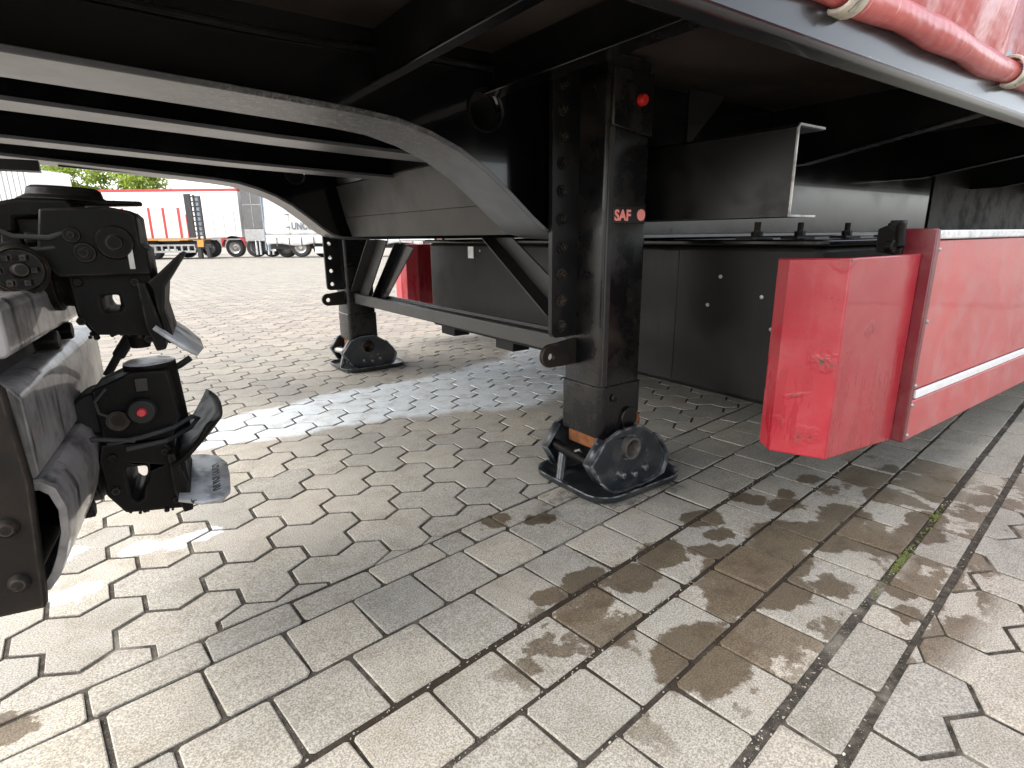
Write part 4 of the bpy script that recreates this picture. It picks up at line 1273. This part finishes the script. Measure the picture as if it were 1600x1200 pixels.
def coupling(dz, dx, upper):
    """towing jaw on the crossbeam; silhouette in X-Z, thick in Y"""
    T = lambda pts: [(x + dx, z + dz) for x, z in pts]
    q = lambda x, y, z: (x + dx, y, z + dz)
    mb_ = MB()
    jaw = [(-0.036, 0.300), (-0.034, 0.245), (-0.016, 0.214), (0.055, 0.205), (0.070, 0.212), (0.068, 0.275), (0.050, 0.312), (-0.030, 0.322)]
    hole_ = [(-0.006, 0.283), (0.020, 0.281), (0.019, 0.262), (0.011, 0.248), (0.008, 0.232), (0.0, 0.228), (-0.006, 0.236)]
    if upper:
        jaw = [(-0.030, 0.315), (-0.026, 0.258), (-0.012, 0.232), (0.052, 0.226), (0.066, 0.238), (0.066, 0.318), (-0.02, 0.34)]
        hole_ = [(0.004, 0.283), (0.024, 0.284), (0.026, 0.270), (0.022, 0.262), (0.006, 0.261), (0.003, 0.270)]
    mb_.prism(T(jaw), 'y', 0.945, 1.055, holes=[T(hole_)])
    jw = mb_.build('towing_coupling', 'cast_iron', TC, bevel=0.0035, segs=2)
    # shaft and flange towards the crossbeam
    zs = 0.308 if upper else 0.270
    mb_ = MB(); mb_.cyl(q(-0.14 if upper else -0.10, 1.0, zs), q(-0.02, 1.0, zs), 0.036, n=24)
    mb_.lathe([(0.040, -0.062), (0.046, -0.056), (0.046, -0.047), (0.040, -0.044), (0.041, -0.036), (0.044, -0.03), (0.036, -0.026)], q(0, 1.0, zs), (1, 0, 0), 28)
    mb_.build('shaft', 'cast_iron', jw)
    for (yy, zz) in ((0.955, 0.315), (0.955, 0.228), (1.045, 0.315), (1.045, 0.228)):
        mb_ = MB(); mb_.prism(ngon(yy, zz + dz, 0.0135, 6), 'x', -0.078 + dx, -0.052 + dx); mb_.build('bolt', 'cast_iron', jw, bevel=0.002)
    # flared mouth: upper and lower catch plates
    mb_ = MB()
    def up(a, b):
        yy = 0.90 + 0.2 * b
        w_ = abs(b - 0.5) * 2
        x = 0.052 + 0.072 * a ** 0.85 * (1 - 0.22 * w_ ** 3)
        z = 0.282 + 0.054 * a ** 1.35 + 0.010 * w_ * a
        return q(x, 0.925 + 0.15 * b + (b - 0.5) * 0.07 * a, z)
    if not upper:
        mb_.grid(up, 8, 12); mb_.build('catch_plate', 'cast_iron', jw, solid=0.007, ang=70)
    else:
        mb_.prism(T([(0.060, 0.300), (0.072, 0.309), (0.104, 0.338), (0.109, 0.335), (0.080, 0.293), (0.0745, 0.262), (0.081, 0.216), (0.073, 0.214), (0.066, 0.262), (0.064, 0.290)]), 'y', 0.93, 1.07)
        mb_.build('catch_plate', 'cast_iron', jw, bevel=0.002)
    mb_ = MB()
    if not upper:
        o2 = [(0.0, 0.905), (0.03, 0.893), (0.056, 0.905), (0.067, 0.935), (0.068, 1.0), (0.066, 1.06), (0.052, 1.095), (0.03, 1.103), (0.0, 1.09)]
        zf = lambda s_: 0.236 - 0.22 * s_
        x0 = 0.055
    else:
        o2 = [(0.0, 0.915), (0.03, 0.91), (0.047, 0.93), (0.052, 1.0), (0.047, 1.07), (0.03, 1.09), (0.0, 1.085)]
        zf = lambda s_: 0.240 - 0.95 * s_
        x0 = 0.060
    n = len(o2)
    mb_.add([q(x0 + s_, y, zf(s_)) for s_, y in o2], [tuple(range(n))])
    fl_ = mb_.build('lower_catch_plate', 'flap_steel', jw, solid=0.006)
    # vertical throat between the two plates
    mb_ = MB(); mb_.prism(T([(0.048, 0.300), (0.058, 0.300), (0.070, 0.235), (0.070, 0.208), (0.058, 0.206), (0.050, 0.24)]), 'y', 0.925, 1.075); mb_.build('throat', 'cast_iron', jw, bevel=0.002)
    # locking pin inside the jaw
    mb_ = MB(); mb_.lathe([(0.0, -0.02), (0.012, -0.018), (0.019, 0.01), (0.021, 0.03), (0.015, 0.045), (0.015, 0.09)], q(0.034, 0.99, 0.222), (0, 0, 1), 18); mb_.build('locking_pin', 'cast_iron', jw)
    if not upper:
        # actuator housing with its cap
        mb_ = MB()
        mb_.prism(T([(-0.030, 0.398), (0.008, 0.414), (0.020, 0.420), (0.064, 0.418), (0.072, 0.345), (0.058, 0.312), (-0.028, 0.322)]), 'y', 0.955, 1.045)
        hs_ = mb_.build('actuator_housing', 'cast_iron', jw, bevel=0.003, segs=2)
        mb_ = MB(); mb_.cyl(q(0.042, 1.0, 0.312), q(0.040, 1.0, 0.424), 0.038, 0.034, n=32); mb_.build('cylinder', 'cast_iron', jw, bevel=0.0015)
        mb_ = MB(); mb_.lathe([(0.0, 0.003), (0.030, 0.002), (0.0335, -0.001)], q(0.040, 1.0, 0.4245), (0, 0, 1), 32); mb_.build('cap', 'aluminium', jw)
        mb_ = MB(); mb_.cyl(q(-0.030, 0.968, 0.362), q(-0.030, 1.03, 0.362), 0.031, n=28); mb_.build('bearing_boss', 'black_matt', jw, bevel=0.004)
        mb_ = MB(); mb_.path([q(0.062, 1.0, 0.408), q(0.078, 1.0, 0.414), q(0.094, 1.0, 0.424)], 0.0048, 8); mb_.build('hand_lever', 'black_matt', jw)
        mb_ = MB(); mb_.lathe([(0.0, 0.0), (0.019, 0.0), (0.019, 0.012), (0.016, 0.016), (0.0, 0.016)], q(0.026, 0.953, 0.364), (0, -1, 0), 24); mb_.build('knob', 'black_matt', jw, bevel=0.001)
        mb_ = MB(); mb_.lathe([(0.0, 0.004), (0.005, 0.004), (0.0065, 0.0)], q(0.026, 0.937, 0.364), (0, -1, 0), 16); mb_.build('button', 'button_red', jw)
        mb_ = MB(); mb_.lathe([(0.0, 0.0), (0.014, 0.0), (0.014, 0.010), (0.010, 0.010), (0.010, 0.007), (0.0, 0.007)], q(-0.004, 0.954, 0.354), (0, -1, 0), 20); mb_.build('plug', 'rusty_iron', jw)
        mb_ = MB(); mb_.prism(T([(0.0565, 0.380), (0.0675, 0.377), (0.0635, 0.389)]), 'y', 0.9665, 0.9675); mb_.build('warning_sticker', 'yellow', jw)
        mb_ = MB(); mb_.box(0.022 + dx, 0.038 + dx, 0.9525, 0.955, 0.390 + dz, 0.410 + dz); mb_.build('switch_plate', 'black_gloss', jw, bevel=0.001)
        mb_ = MB()
        mb_.path([q(-0.022, 0.95, 0.32), q(0.02, 0.943, 0.326), (0.06 + dx, 0.95, 0.332 + dz), q(0.085, 0.975, 0.338), q(0.092, 0.99, 0.330), q(0.08, 0.985, 0.318), q(0.05, 0.945, 0.315), q(0.0, 0.942, 0.312)], 0.0035, 8)
        mb_.path([q(-0.012, 0.952, 0.40), q(-0.026, 0.945, 0.385), q(-0.024, 0.945, 0.368), q(-0.012, 0.946, 0.360)], 0.002, 6)
        mb_.build('cable', 'rubber', jw)
        text('lettering', 'RINGFEDER', 'black_matt', jw, 0.034, q(0.109, 0.928, 0.2315), (R(-12.4), 0, R(90)), extrude=0.0002, sx=0.68, bold=0.0005)
    else:
        mb_ = MB()
        mb_.prism(T([(-0.040, 0.394), (0.030, 0.397), (0.054, 0.392), (0.060, 0.386), (0.060, 0.348), (0.066, 0.343), (0.066, 0.31), (-0.035, 0.31), (-0.052, 0.335)]), 'y', 0.93, 1.05)
        mb_.build('actuator_housing', 'cast_iron', jw, bevel=0.0025, segs=2)
        for (x, z, r_) in ((0.032, 0.352, 0.022), (-0.002, 0.340, 0.013), (-0.012, 0.362, 0.010)):
            mb_ = MB(); mb_.lathe([(0, 0.008), (r_ * 0.4, 0.008), (r_ * 0.45, 0.003), (r_ * 0.9, 0.003), (r_, 0.0)], q(x, 0.9295, z), (0, -1, 0), 22); mb_.build('cover', 'cast_iron', jw)
        mb_ = MB(); mb_.box(0.044 + dx, 0.050 + dx, 0.927, 0.9305, 0.318 + dz, 0.352 + dz); mb_.build('pin_slot', 'steel', jw)
        for k in range(4):
            text('lettering', 'RINGFEDER', 'black_matt', jw, 0.009, q(0.069 + 0.009 * k, 0.955, 0.2335 - 0.0086 * k), (R(-43), 0, R(90)), extrude=0.0002) if k == 1 else None
    # clotted grease along the lower edges
    rg = random.Random(5 + int(upper))
    mb_ = MB()
    for k in range(90):
        a_ = rg.random()
        x = -0.02 + 0.085 * a_ + dx
        z = (0.214 - 0.008 * a_ if not upper else 0.231 - 0.004 * a_) + dz + rg.uniform(-0.003, 0.002)
        r_ = rg.uniform(0.0015, 0.0042)
        mb_.lathe([(0, -r_), (r_ * .8, -r_ * .5), (r_, 0.1 * r_), (r_ * .7, r_ * .7), (0, r_)], (x, rg.uniform(0.943, 1.057), z), (rg.uniform(-1, 1), rg.uniform(-1, 1), 1), 7)
    tag(mb_.build('grease', 'cast_iron', jw), kind='stuff')
    for k in range(3 if upper else 1):
        y0 = 0.936 - 0.004 * k
        mb_ = MB(); mb_.path([q(-0.12, 0.90 + 0.01 * k, 0.33 + 0.03 * k), q(-0.07, y0, 0.325 + 0.018 * k), q(-0.035, y0, 0.335 + 0.012 * k), q(-0.012, y0 + 0.006, 0.328 + 0.02 * k), q(0.012 + 0.01 * k, y0 + 0.008, 0.322 + 0.008 * k)], 0.0032, 7)
        mb_.build('hose', 'rubber', jw)
    for (x, z) in ((-0.018, 0.302), (0.045, 0.300), (-0.022, 0.252), (0.050, 0.222)):
        mb_ = MB(); mb_.prism(ngon(x + dx, z + dz, 0.006, 6), 'y', 0.9395, 0.946); mb_.build('nut', 'cast_iron', jw, bevel=0.001)
    return jw


coupling(0.0, 0.0, False)
coupling(0.2445, 0.0, True)
# fifth-wheel plate and release handle above the upper coupling
mb_ = MB(); mb_.lathe([(0.0, 0.012), (0.036, 0.011), (0.040, 0.008), (0.042, 0.0), (0.052, -0.006), (0.0, -0.007)], (-0.022, 1.0, 0.657), (0.05, 0, 1), 36); fw = mb_.build('fifth_wheel', 'cast_iron', TC)
mb_ = MB(); mb_.prism([(-0.02, 0.97), (0.03, 0.975), (0.064, 0.99), (0.064, 1.01), (0.03, 1.03), (-0.02, 1.05)], 'z', 0.6455, 0.6515); mb_.build('release_handle', 'cast_iron', fw, bevel=0.002)
mb_ = MB(); mb_.prism([(-0.30, 0.60), (-0.30, 0.648), (-0.10, 0.643), (-0.062, 0.652), (-0.015, 0.652), (-0.008, 0.645), (-0.008, 0.630), (-0.05, 0.629), (-0.07, 0.628), (-0.072, 0.610)], 'y', 0.95, 1.06); mb_.build('plate_support', 'cast_iron', fw, bevel=0.004)
mb_ = MB(); mb_.box(-0.072, -0.036, 0.965, 1.04, 0.607, 0.629); mb_.build('bearing_pad', 'rusty_iron', fw, bevel=0.003)
mb_ = MB(); mb_.cyl((-0.3, 1.01, 0.590), (-0.02, 1.01, 0.588), 0.022, n=24)
for x in (-0.062, -0.092): mb_.lathe([(0.025, -.004), (0.0265, -.002), (0.0265, .002), (0.025, .004)], (x, 1.01, 0.589), (1, 0, 0), 24)
mb_.build('air_cylinder', 'frame_grime', TC)
mb_ = MB(); mb_.lathe([(0.0, 0.02), (0.007, 0.019), (0.010, 0.008), (0.010, 0.0), (0.024, 0.0), (0.026, 0.004), (0.030, 0.0), (0.030, -0.02), (0.034, -0.024), (0.034, -0.045), (0.02, -0.05)], (-0.066, 0.905, 0.566), (0.35, -1, 0.05), 26)
for k in range(6):
    a = k * math.pi / 3
    mb_.box(-0.066 + 0.017 * math.cos(a) - 0.003, -0.066 + 0.017 * math.cos(a) + 0.003, 0.892, 0.908, 0.566 + 0.017 * math.sin(a) - 0.003, 0.566 + 0.017 * math.sin(a) + 0.003)
mb_.build('castle_nut', 'rusty_iron', TC)
for (x, z) in ((-0.085, 0.598), (-0.062, 0.600), (-0.08, 0.512)):
    mb_ = MB(); mb_.prism(ngon(0.95, z, 0.013, 6), 'x', x, x + 0.02); mb_.build('bolt', 'cast_iron', TC, bevel=0.002)
mb_ = MB(); mb_.path([(0.012, 1.10, 0.452), (-0.01, 1.10, 0.42), (-0.012, 1.10, 0.418), (-0.03, 1.10, 0.39)], [0.009, 0.009, 0.006, 0.006], 10); mb_.build('release_rod', 'rubber', TC)
mb_ = MB(); mb_.path([(-0.2, 0.88, 0.49), (-0.11, 0.85, 0.485), (-0.088, 0.84, 0.475), (-0.09, 0.80, 0.472)], 0.006, 8); mb_.path([(-0.2, 0.9, 0.62), (-0.12, 0.9, 0.605), (-0.08, 0.93, 0.59), (-0.07, 0.95, 0.55)], 0.007, 8); mb_.build('air_hose', 'rubber', TC)

# ------------------------------------------------------------------ across the yard
def far_thing(name, label, cat, r_, d, group=None):
    p = RGT2 * r_ + FWD2 * d
    return thing(name, label, cat, (p.x, p.y, -0.0145 * (d - 6)), -YAW, group, world_verts=False)


wheel_mb = MB(); wheel_mb.lathe([(0.30, 0.0), (0.44, 0.0), (0.49, 0.04), (0.49, 0.26), (0.44, 0.30), (0.30, 0.30)], (0, 0, 0), (0, 1, 0), 32); wheel_me = wheel_mb.mesh('wheel', 'rubber')
rim_mb = MB(); rim_mb.lathe([(0.0, 0.03), (0.09, 0.02), (0.12, 0.07), (0.20, 0.10), (0.27, 0.04), (0.305, 0.02), (0.305, 0.15)], (0, 0, 0), (0, 1, 0), 24); rim_me = rim_mb.mesh('rim', 'steel')


def wheels(root, xs, y=0.1, z=0.49):
    for x in xs:
        w_ = link('wheel', wheel_me, root, (x, y, z))
        link('rim', rim_me, w_)


def part(root, name, mat, bevel=0.0, **k):
    return lambda mb_: mb_.build(name, mat, root, bevel=bevel, **k)

# 1  white box semi-trailer with a red roof rail (pixels 70-365 across)
b1 = far_thing('box_trailer', 'white box semi-trailer with red top rail and red mudguard, far across the yard', 'trailer', -18.8, 31.2)
mb_ = MB(); mb_.box(-5.4, 4.55, 0.0, 2.5, 1.02, 3.38); body = mb_.build('box_body', 'white_paint', b1, bevel=0.02)
mb_ = MB(); mb_.box(-5.42, 4.57, -0.02, 2.52, 3.385, 3.50); mb_.build('top_rail', 'bg_red', b1)
mb_ = MB()
for k in range(18): mb_.box(-5.3 + k * 0.56, -5.28 + k * 0.56, -0.012, -0.001, 1.1, 3.3)
tag(mb_.build('panel_seams', 'bg_grey_light', body), kind='stuff')
mb_ = MB(); mb_.box(-5.4, 4.55, 0.02, 2.4, 0.90, 1.018); mb_.build('chassis', 'bg_grey_light', b1)
mb_ = MB(); mb_.prism([(3.40, 0.55)] + [(4.02 + 0.62 * math.cos(R(a)), 0.49 + 0.62 * math.sin(R(a))) for a in range(170, 9, -16)] + [(4.64, 0.55), (4.62, 0.99), (3.40, 0.99)], 'y', -0.01, 0.3); mb_.build('mudguard', 'bg_red', b1)
wheels(b1, (4.02, 2.7, 1.4))
# 2  low flatbed with red stakes and an upright loading ramp, in front of the box trailer
b2 = far_thing('flatbed_trailer', 'low flatbed with red stakes and orange deck edge, dark loading ramp folded upright', 'trailer', -18.0, 29.0)
mb_ = MB(); mb_.box(-6.0, 2.05, 0.0, 2.5, 0.87, 0.935); mb_.build('deck', 'bg_orange', b2)
for x in (-4.2, -3.1, -2.0, -1.0, 0.28, 0.98, 1.72, 2.1):
    mb_ = MB(); mb_.box(x, x + 0.10, -0.04, 0.02, 0.99, 2.42 if x < 2 else 2.1); mb_.build('stake', 'bg_red', b2)
mb_ = MB(); mb_.box(-6.0, 2.3, 0.06, 0.12, 0.60, 0.68); mb_.box(-6.0, 2.3, 0.06, 0.12, 0.28, 0.38)
for k in range(26): mb_.box(-6.0 + k * 0.33, -5.92 + k * 0.33, 0.06, 0.12, 0.38, 0.60)
mb_.build('side_guard', 'bg_grey_light', b2)
mb_ = MB(); mb_.box(-6.0, 2.2, 0.6, 1.9, 0.45, 0.84); mb_.build('chassis', 'bg_dark', b2)
wheels(b2, (-2.6, -1.3, 0.0), 0.3, 0.42)
rampx0, rampx1 = 2.18, 2.95
mb_ = MB()
mb_.box(rampx0, rampx0 + 0.30, -0.10, 0.0, 1.0, 3.05)
mb_.box(rampx1 - 0.08, rampx1, -0.10, 0.0, 0.9, 2.95)
mb_.box(rampx0 + 0.42, rampx0 + 0.50, -0.10, 0.0, 0.9, 3.0)
for k in range(9): mb_.box(rampx0 + 0.30, rampx1, -0.09, -0.02, 1.05 + k * 0.23, 1.11 + k * 0.23)
rp = mb_.build('loading_ramp', 'bg_dark', b2)
mb_ = MB(); mb_.box(rampx0 + 0.50, rampx0 + 0.64, -0.06, -0.01, 1.1, 2.9); mb_.build('ramp_tread', 'bg_blue_steel', rp)
mb_ = MB(); mb_.box(rampx0 + 0.36, rampx0 + 0.66, -0.13, -0.05, 0.55, 0.88); mb_.build('lamp_board', 'bg_orange', rp)
mb_ = MB(); mb_.box(rampx0 + 0.30, rampx0 + 0.48, -0.1, 0.1, 0.01, 0.55); mb_.box(rampx0 + 0.75, rampx0 + 0.9, -0.1, 0.1, 0.01, 0.6); mb_.box(rampx0 + 0.2, rampx0 + 1.0, -0.08, 0.08, 0.5, 0.7); mb_.build('rear_support', 'bg_dark', b2)
# 3  grey lorry body with tail lift
b3 = far_thing('grey_lorry', 'grey lorry body with light lower flap and steel tail lift masts', 'lorry', -13.4, 30.6)
mb_ = MB(); mb_.box(-0.42, 0.62, 0.0, 2.4, 1.45, 3.7); mb_.build('body', 'bg_grey', b3)
mb_ = MB(); mb_.box(-0.42, 0.62, -0.03, 0.05, 0.80, 1.42); mb_.build('lower_flap', 'bg_grey_light', b3)
mb_ = MB()
mb_.box(-0.40, 0.60, -0.012, 0.0, 2.62, 2.65); mb_.box(0.06, 0.08, -0.012, 0.0, 1.46, 3.7)
mb_.build('door_seam', 'bg_grey_light', b3)
for x, m_ in ((0.64, 'bg_grey_light'), (0.80, 'bg_blue_steel'), (1.0, 'white_paint')):
    mb_ = MB(); mb_.box(x, x + 0.1, -0.05, 0.12, 0.3, 3.5); mb_.build('lift_mast', m_, b3)
for x in (0.1, 0.3, 0.72, 0.95):
    mb_ = MB(); mb_.cyl((x, 0.0, 0.12), (x, 0.0, 0.85), 0.055, n=10); mb_.build('lift_ram', 'aluminium', b3)
mb_ = MB(); mb_.box(-0.3, 1.1, -0.05, 0.2, 0.78, 0.83); mb_.box(-0.2, 1.0, 0.1, 0.3, 0.25, 0.75); mb_.build('tail_lift_frame', 'bg_dark', b3)
wheels(b3, (-0.05, 0.75), 0.2, 0.49)
# 4  white curtain-sided trailer, lettered
b4 = far_thing('curtain_trailer', 'white curtain-sided lorry trailer lettered UNCOM with a ruffled lower hem', 'trailer', -9.6, 29.6)
def tarp(a, b):
    x = -2.75 + 8.0 * a
    z = 1.10 + 2.65 * b
    return (x, 0.03 * math.sin(x * 2.1 + z * 2.6) * (1 - 0.4 * b) + 0.012 * math.sin(x * 7.3 - z * 5), z)
mb_ = MB(); mb_.grid(tarp, 60, 16); cu = mb_.build('curtain', 'white_tarp', b4, ang=80, solid=0.01)
mb_ = MB(); mb_.box(-2.75, 5.25, 0.08, 2.4, 1.05, 3.75); mb_.build('cargo_space', 'white_paint', b4)
mb_ = MB(); mb_.grid(lambda a, b: (-2.72 + 7.9 * a, -0.05 + 0.04 * math.sin(a * 70) * (1 - b), 0.62 + 0.46 * b + 0.05 * math.sin(a * 24) * (1 - b)), 80, 3); mb_.build('hem', 'white_tarp', b4, ang=80, solid=0.01)
for k in range(12):
    mb_ = MB(); mb_.box(-2.2 + k * 0.62, -2.16 + k * 0.62, -0.11, -0.06, 0.55, 0.98); mb_.build('buckle', 'bg_grey', b4)
for z in (1.45, 2.05, 2.62):
    mb_ = MB(); mb_.box(-1.68, -1.45, -0.06, -0.03, z, z + 0.05); mb_.build('latch', 'bg_grey', b4)
mb_ = MB(); mb_.box(-1.50, -1.485, -0.055, -0.03, 1.0, 2.75); mb_.build('door_seam', 'bg_grey', b4)
text('lettering', 'UNCOM', 'bg_text', b4, 0.47, (-1.37, -0.075, 1.36), (R(90), 0, 0), bold=0.022, extrude=0.003, sx=0.76)
mb_ = MB(); mb_.box(-2.70, 5.2, 0.3, 2.1, 0.40, 0.98); mb_.build('chassis', 'bg_dark', b4)
mb_ = MB(); mb_.box(-0.32, 0.12, 0.0, 0.2, 0.18, 0.50); mb_.build('equipment_box', 'white_paint', b4)
mb_ = MB(); mb_.box(-2.80, -2.74, -0.06, 0.1, 0.35, 3.75); mb_.build('corner_post', 'bg_blue_steel', b4)
wheels(b4, (-1.05, 0.62, 2.2), 0.0, 0.49); wheels(b4, (-2.1, -0.2), 0.8, 0.45)
# 5  white ribbed body at the far left, closer
b5 = far_thing('ribbed_trailer', 'pale grey ribbed lorry body standing nearer at the far left', 'trailer', -21.1, 26.2)
mb_ = MB(); mb_.box(-4.0, 0.14, 0.0, 2.5, 0.95, 3.95); bd = mb_.build('body', 'white_paint', b5)
for k in range(17):
    mb_ = MB(); mb_.box(-3.9 + k * 0.24, -3.87 + k * 0.24 + (0.02 if k % 4 == 0 else 0), -0.025, -0.001, 1.0, 3.9); mb_.build('rib', 'bg_grey_light', bd)
mb_ = MB(); mb_.box(-4.0, 0.1, 0.3, 2.2, 0.5, 0.93); mb_.build('chassis', 'bg_dark', b5)
wheels(b5, (-0.6, -1.9), 0.1)


def tree(label, r_, d, h, w_, n, seed):
    p = RGT2 * r_ + FWD2 * d
    z0 = -0.0145 * (d - 6)
    root = thing('tree', label, 'tree', (p.x, p.y, z0), 0, 'trees behind the parked trailers', world_verts=False)
    rr = random.Random(seed)
    mb_ = MB(); mb_.path([(0, 0, -0.2), (0.08, 0.05, h * 0.25), (0.0, 0.1, h * 0.5), (0.15, 0, h * 0.75)], [0.24, 0.19, 0.13, 0.05], 10)
    for k in range(6):
        a = rr.uniform(0, 6.28); z1 = h * rr.uniform(0.3, 0.55)
        mb_.path([(0, 0, z1), (w_ * 0.3 * math.cos(a), w_ * 0.3 * math.sin(a), z1 + h * 0.15), (w_ * 0.6 * math.cos(a), w_ * 0.6 * math.sin(a), z1 + h * 0.28)], [0.09, 0.06, 0.025], 6)
    mb_.build('trunk', 'bark', root)
    mb_ = MB()
    clumps = []
    for k in range(46):
        u_, v_ = rr.uniform(0, 6.28), rr.uniform(-0.75, 1.0)
        q = rr.uniform(0.35, 1.0)
        clumps.append((w_ * q * math.cos(u_) * math.sqrt(max(0.05, 1 - v_ * v_ * 0.8)), w_ * q * math.sin(u_) * math.sqrt(max(0.05, 1 - v_ * v_ * 0.8)), h * 0.62 + h * 0.38 * v_, rr.uniform(0.35, 0.8)))
    for k in range(n):
        cx, cy, cz, cr = rr.choice(clumps)
        c = Vector((cx + rr.gauss(0, cr * 0.55), cy + rr.gauss(0, cr * 0.55), cz + rr.gauss(0, cr * 0.5)))
        s_ = rr.uniform(0.09, 0.19)
        d1 = Vector((rr.gauss(0, 1), rr.gauss(0, 1), rr.gauss(0, 1))).normalized()
        d2 = d1.orthogonal().normalized()
        mb_.add([c - d1 * s_, c + d2 * s_ * 0.5, c + d1 * s_, c - d2 * s_ * 0.5], [(0, 1, 2, 3)])
    me_ = bpy.data.meshes.new('crown')
    me_.from_pydata(mb_.v, [], mb_.f)
    me_.materials.append(M['leaf'])
    link('crown', me_, root)


tree('yellow green leafy tree behind the white trailer, leftmost of three', -33.5, 44, 6.9, 2.6, 5200, 1)
tree('yellow green leafy tree behind the white trailer, middle of three', -29.6, 45, 6.6, 2.5, 5200, 2)
tree('yellow green leafy tree behind the white trailer, rightmost of three', -26.8, 44, 5.7, 1.9, 3800, 3)
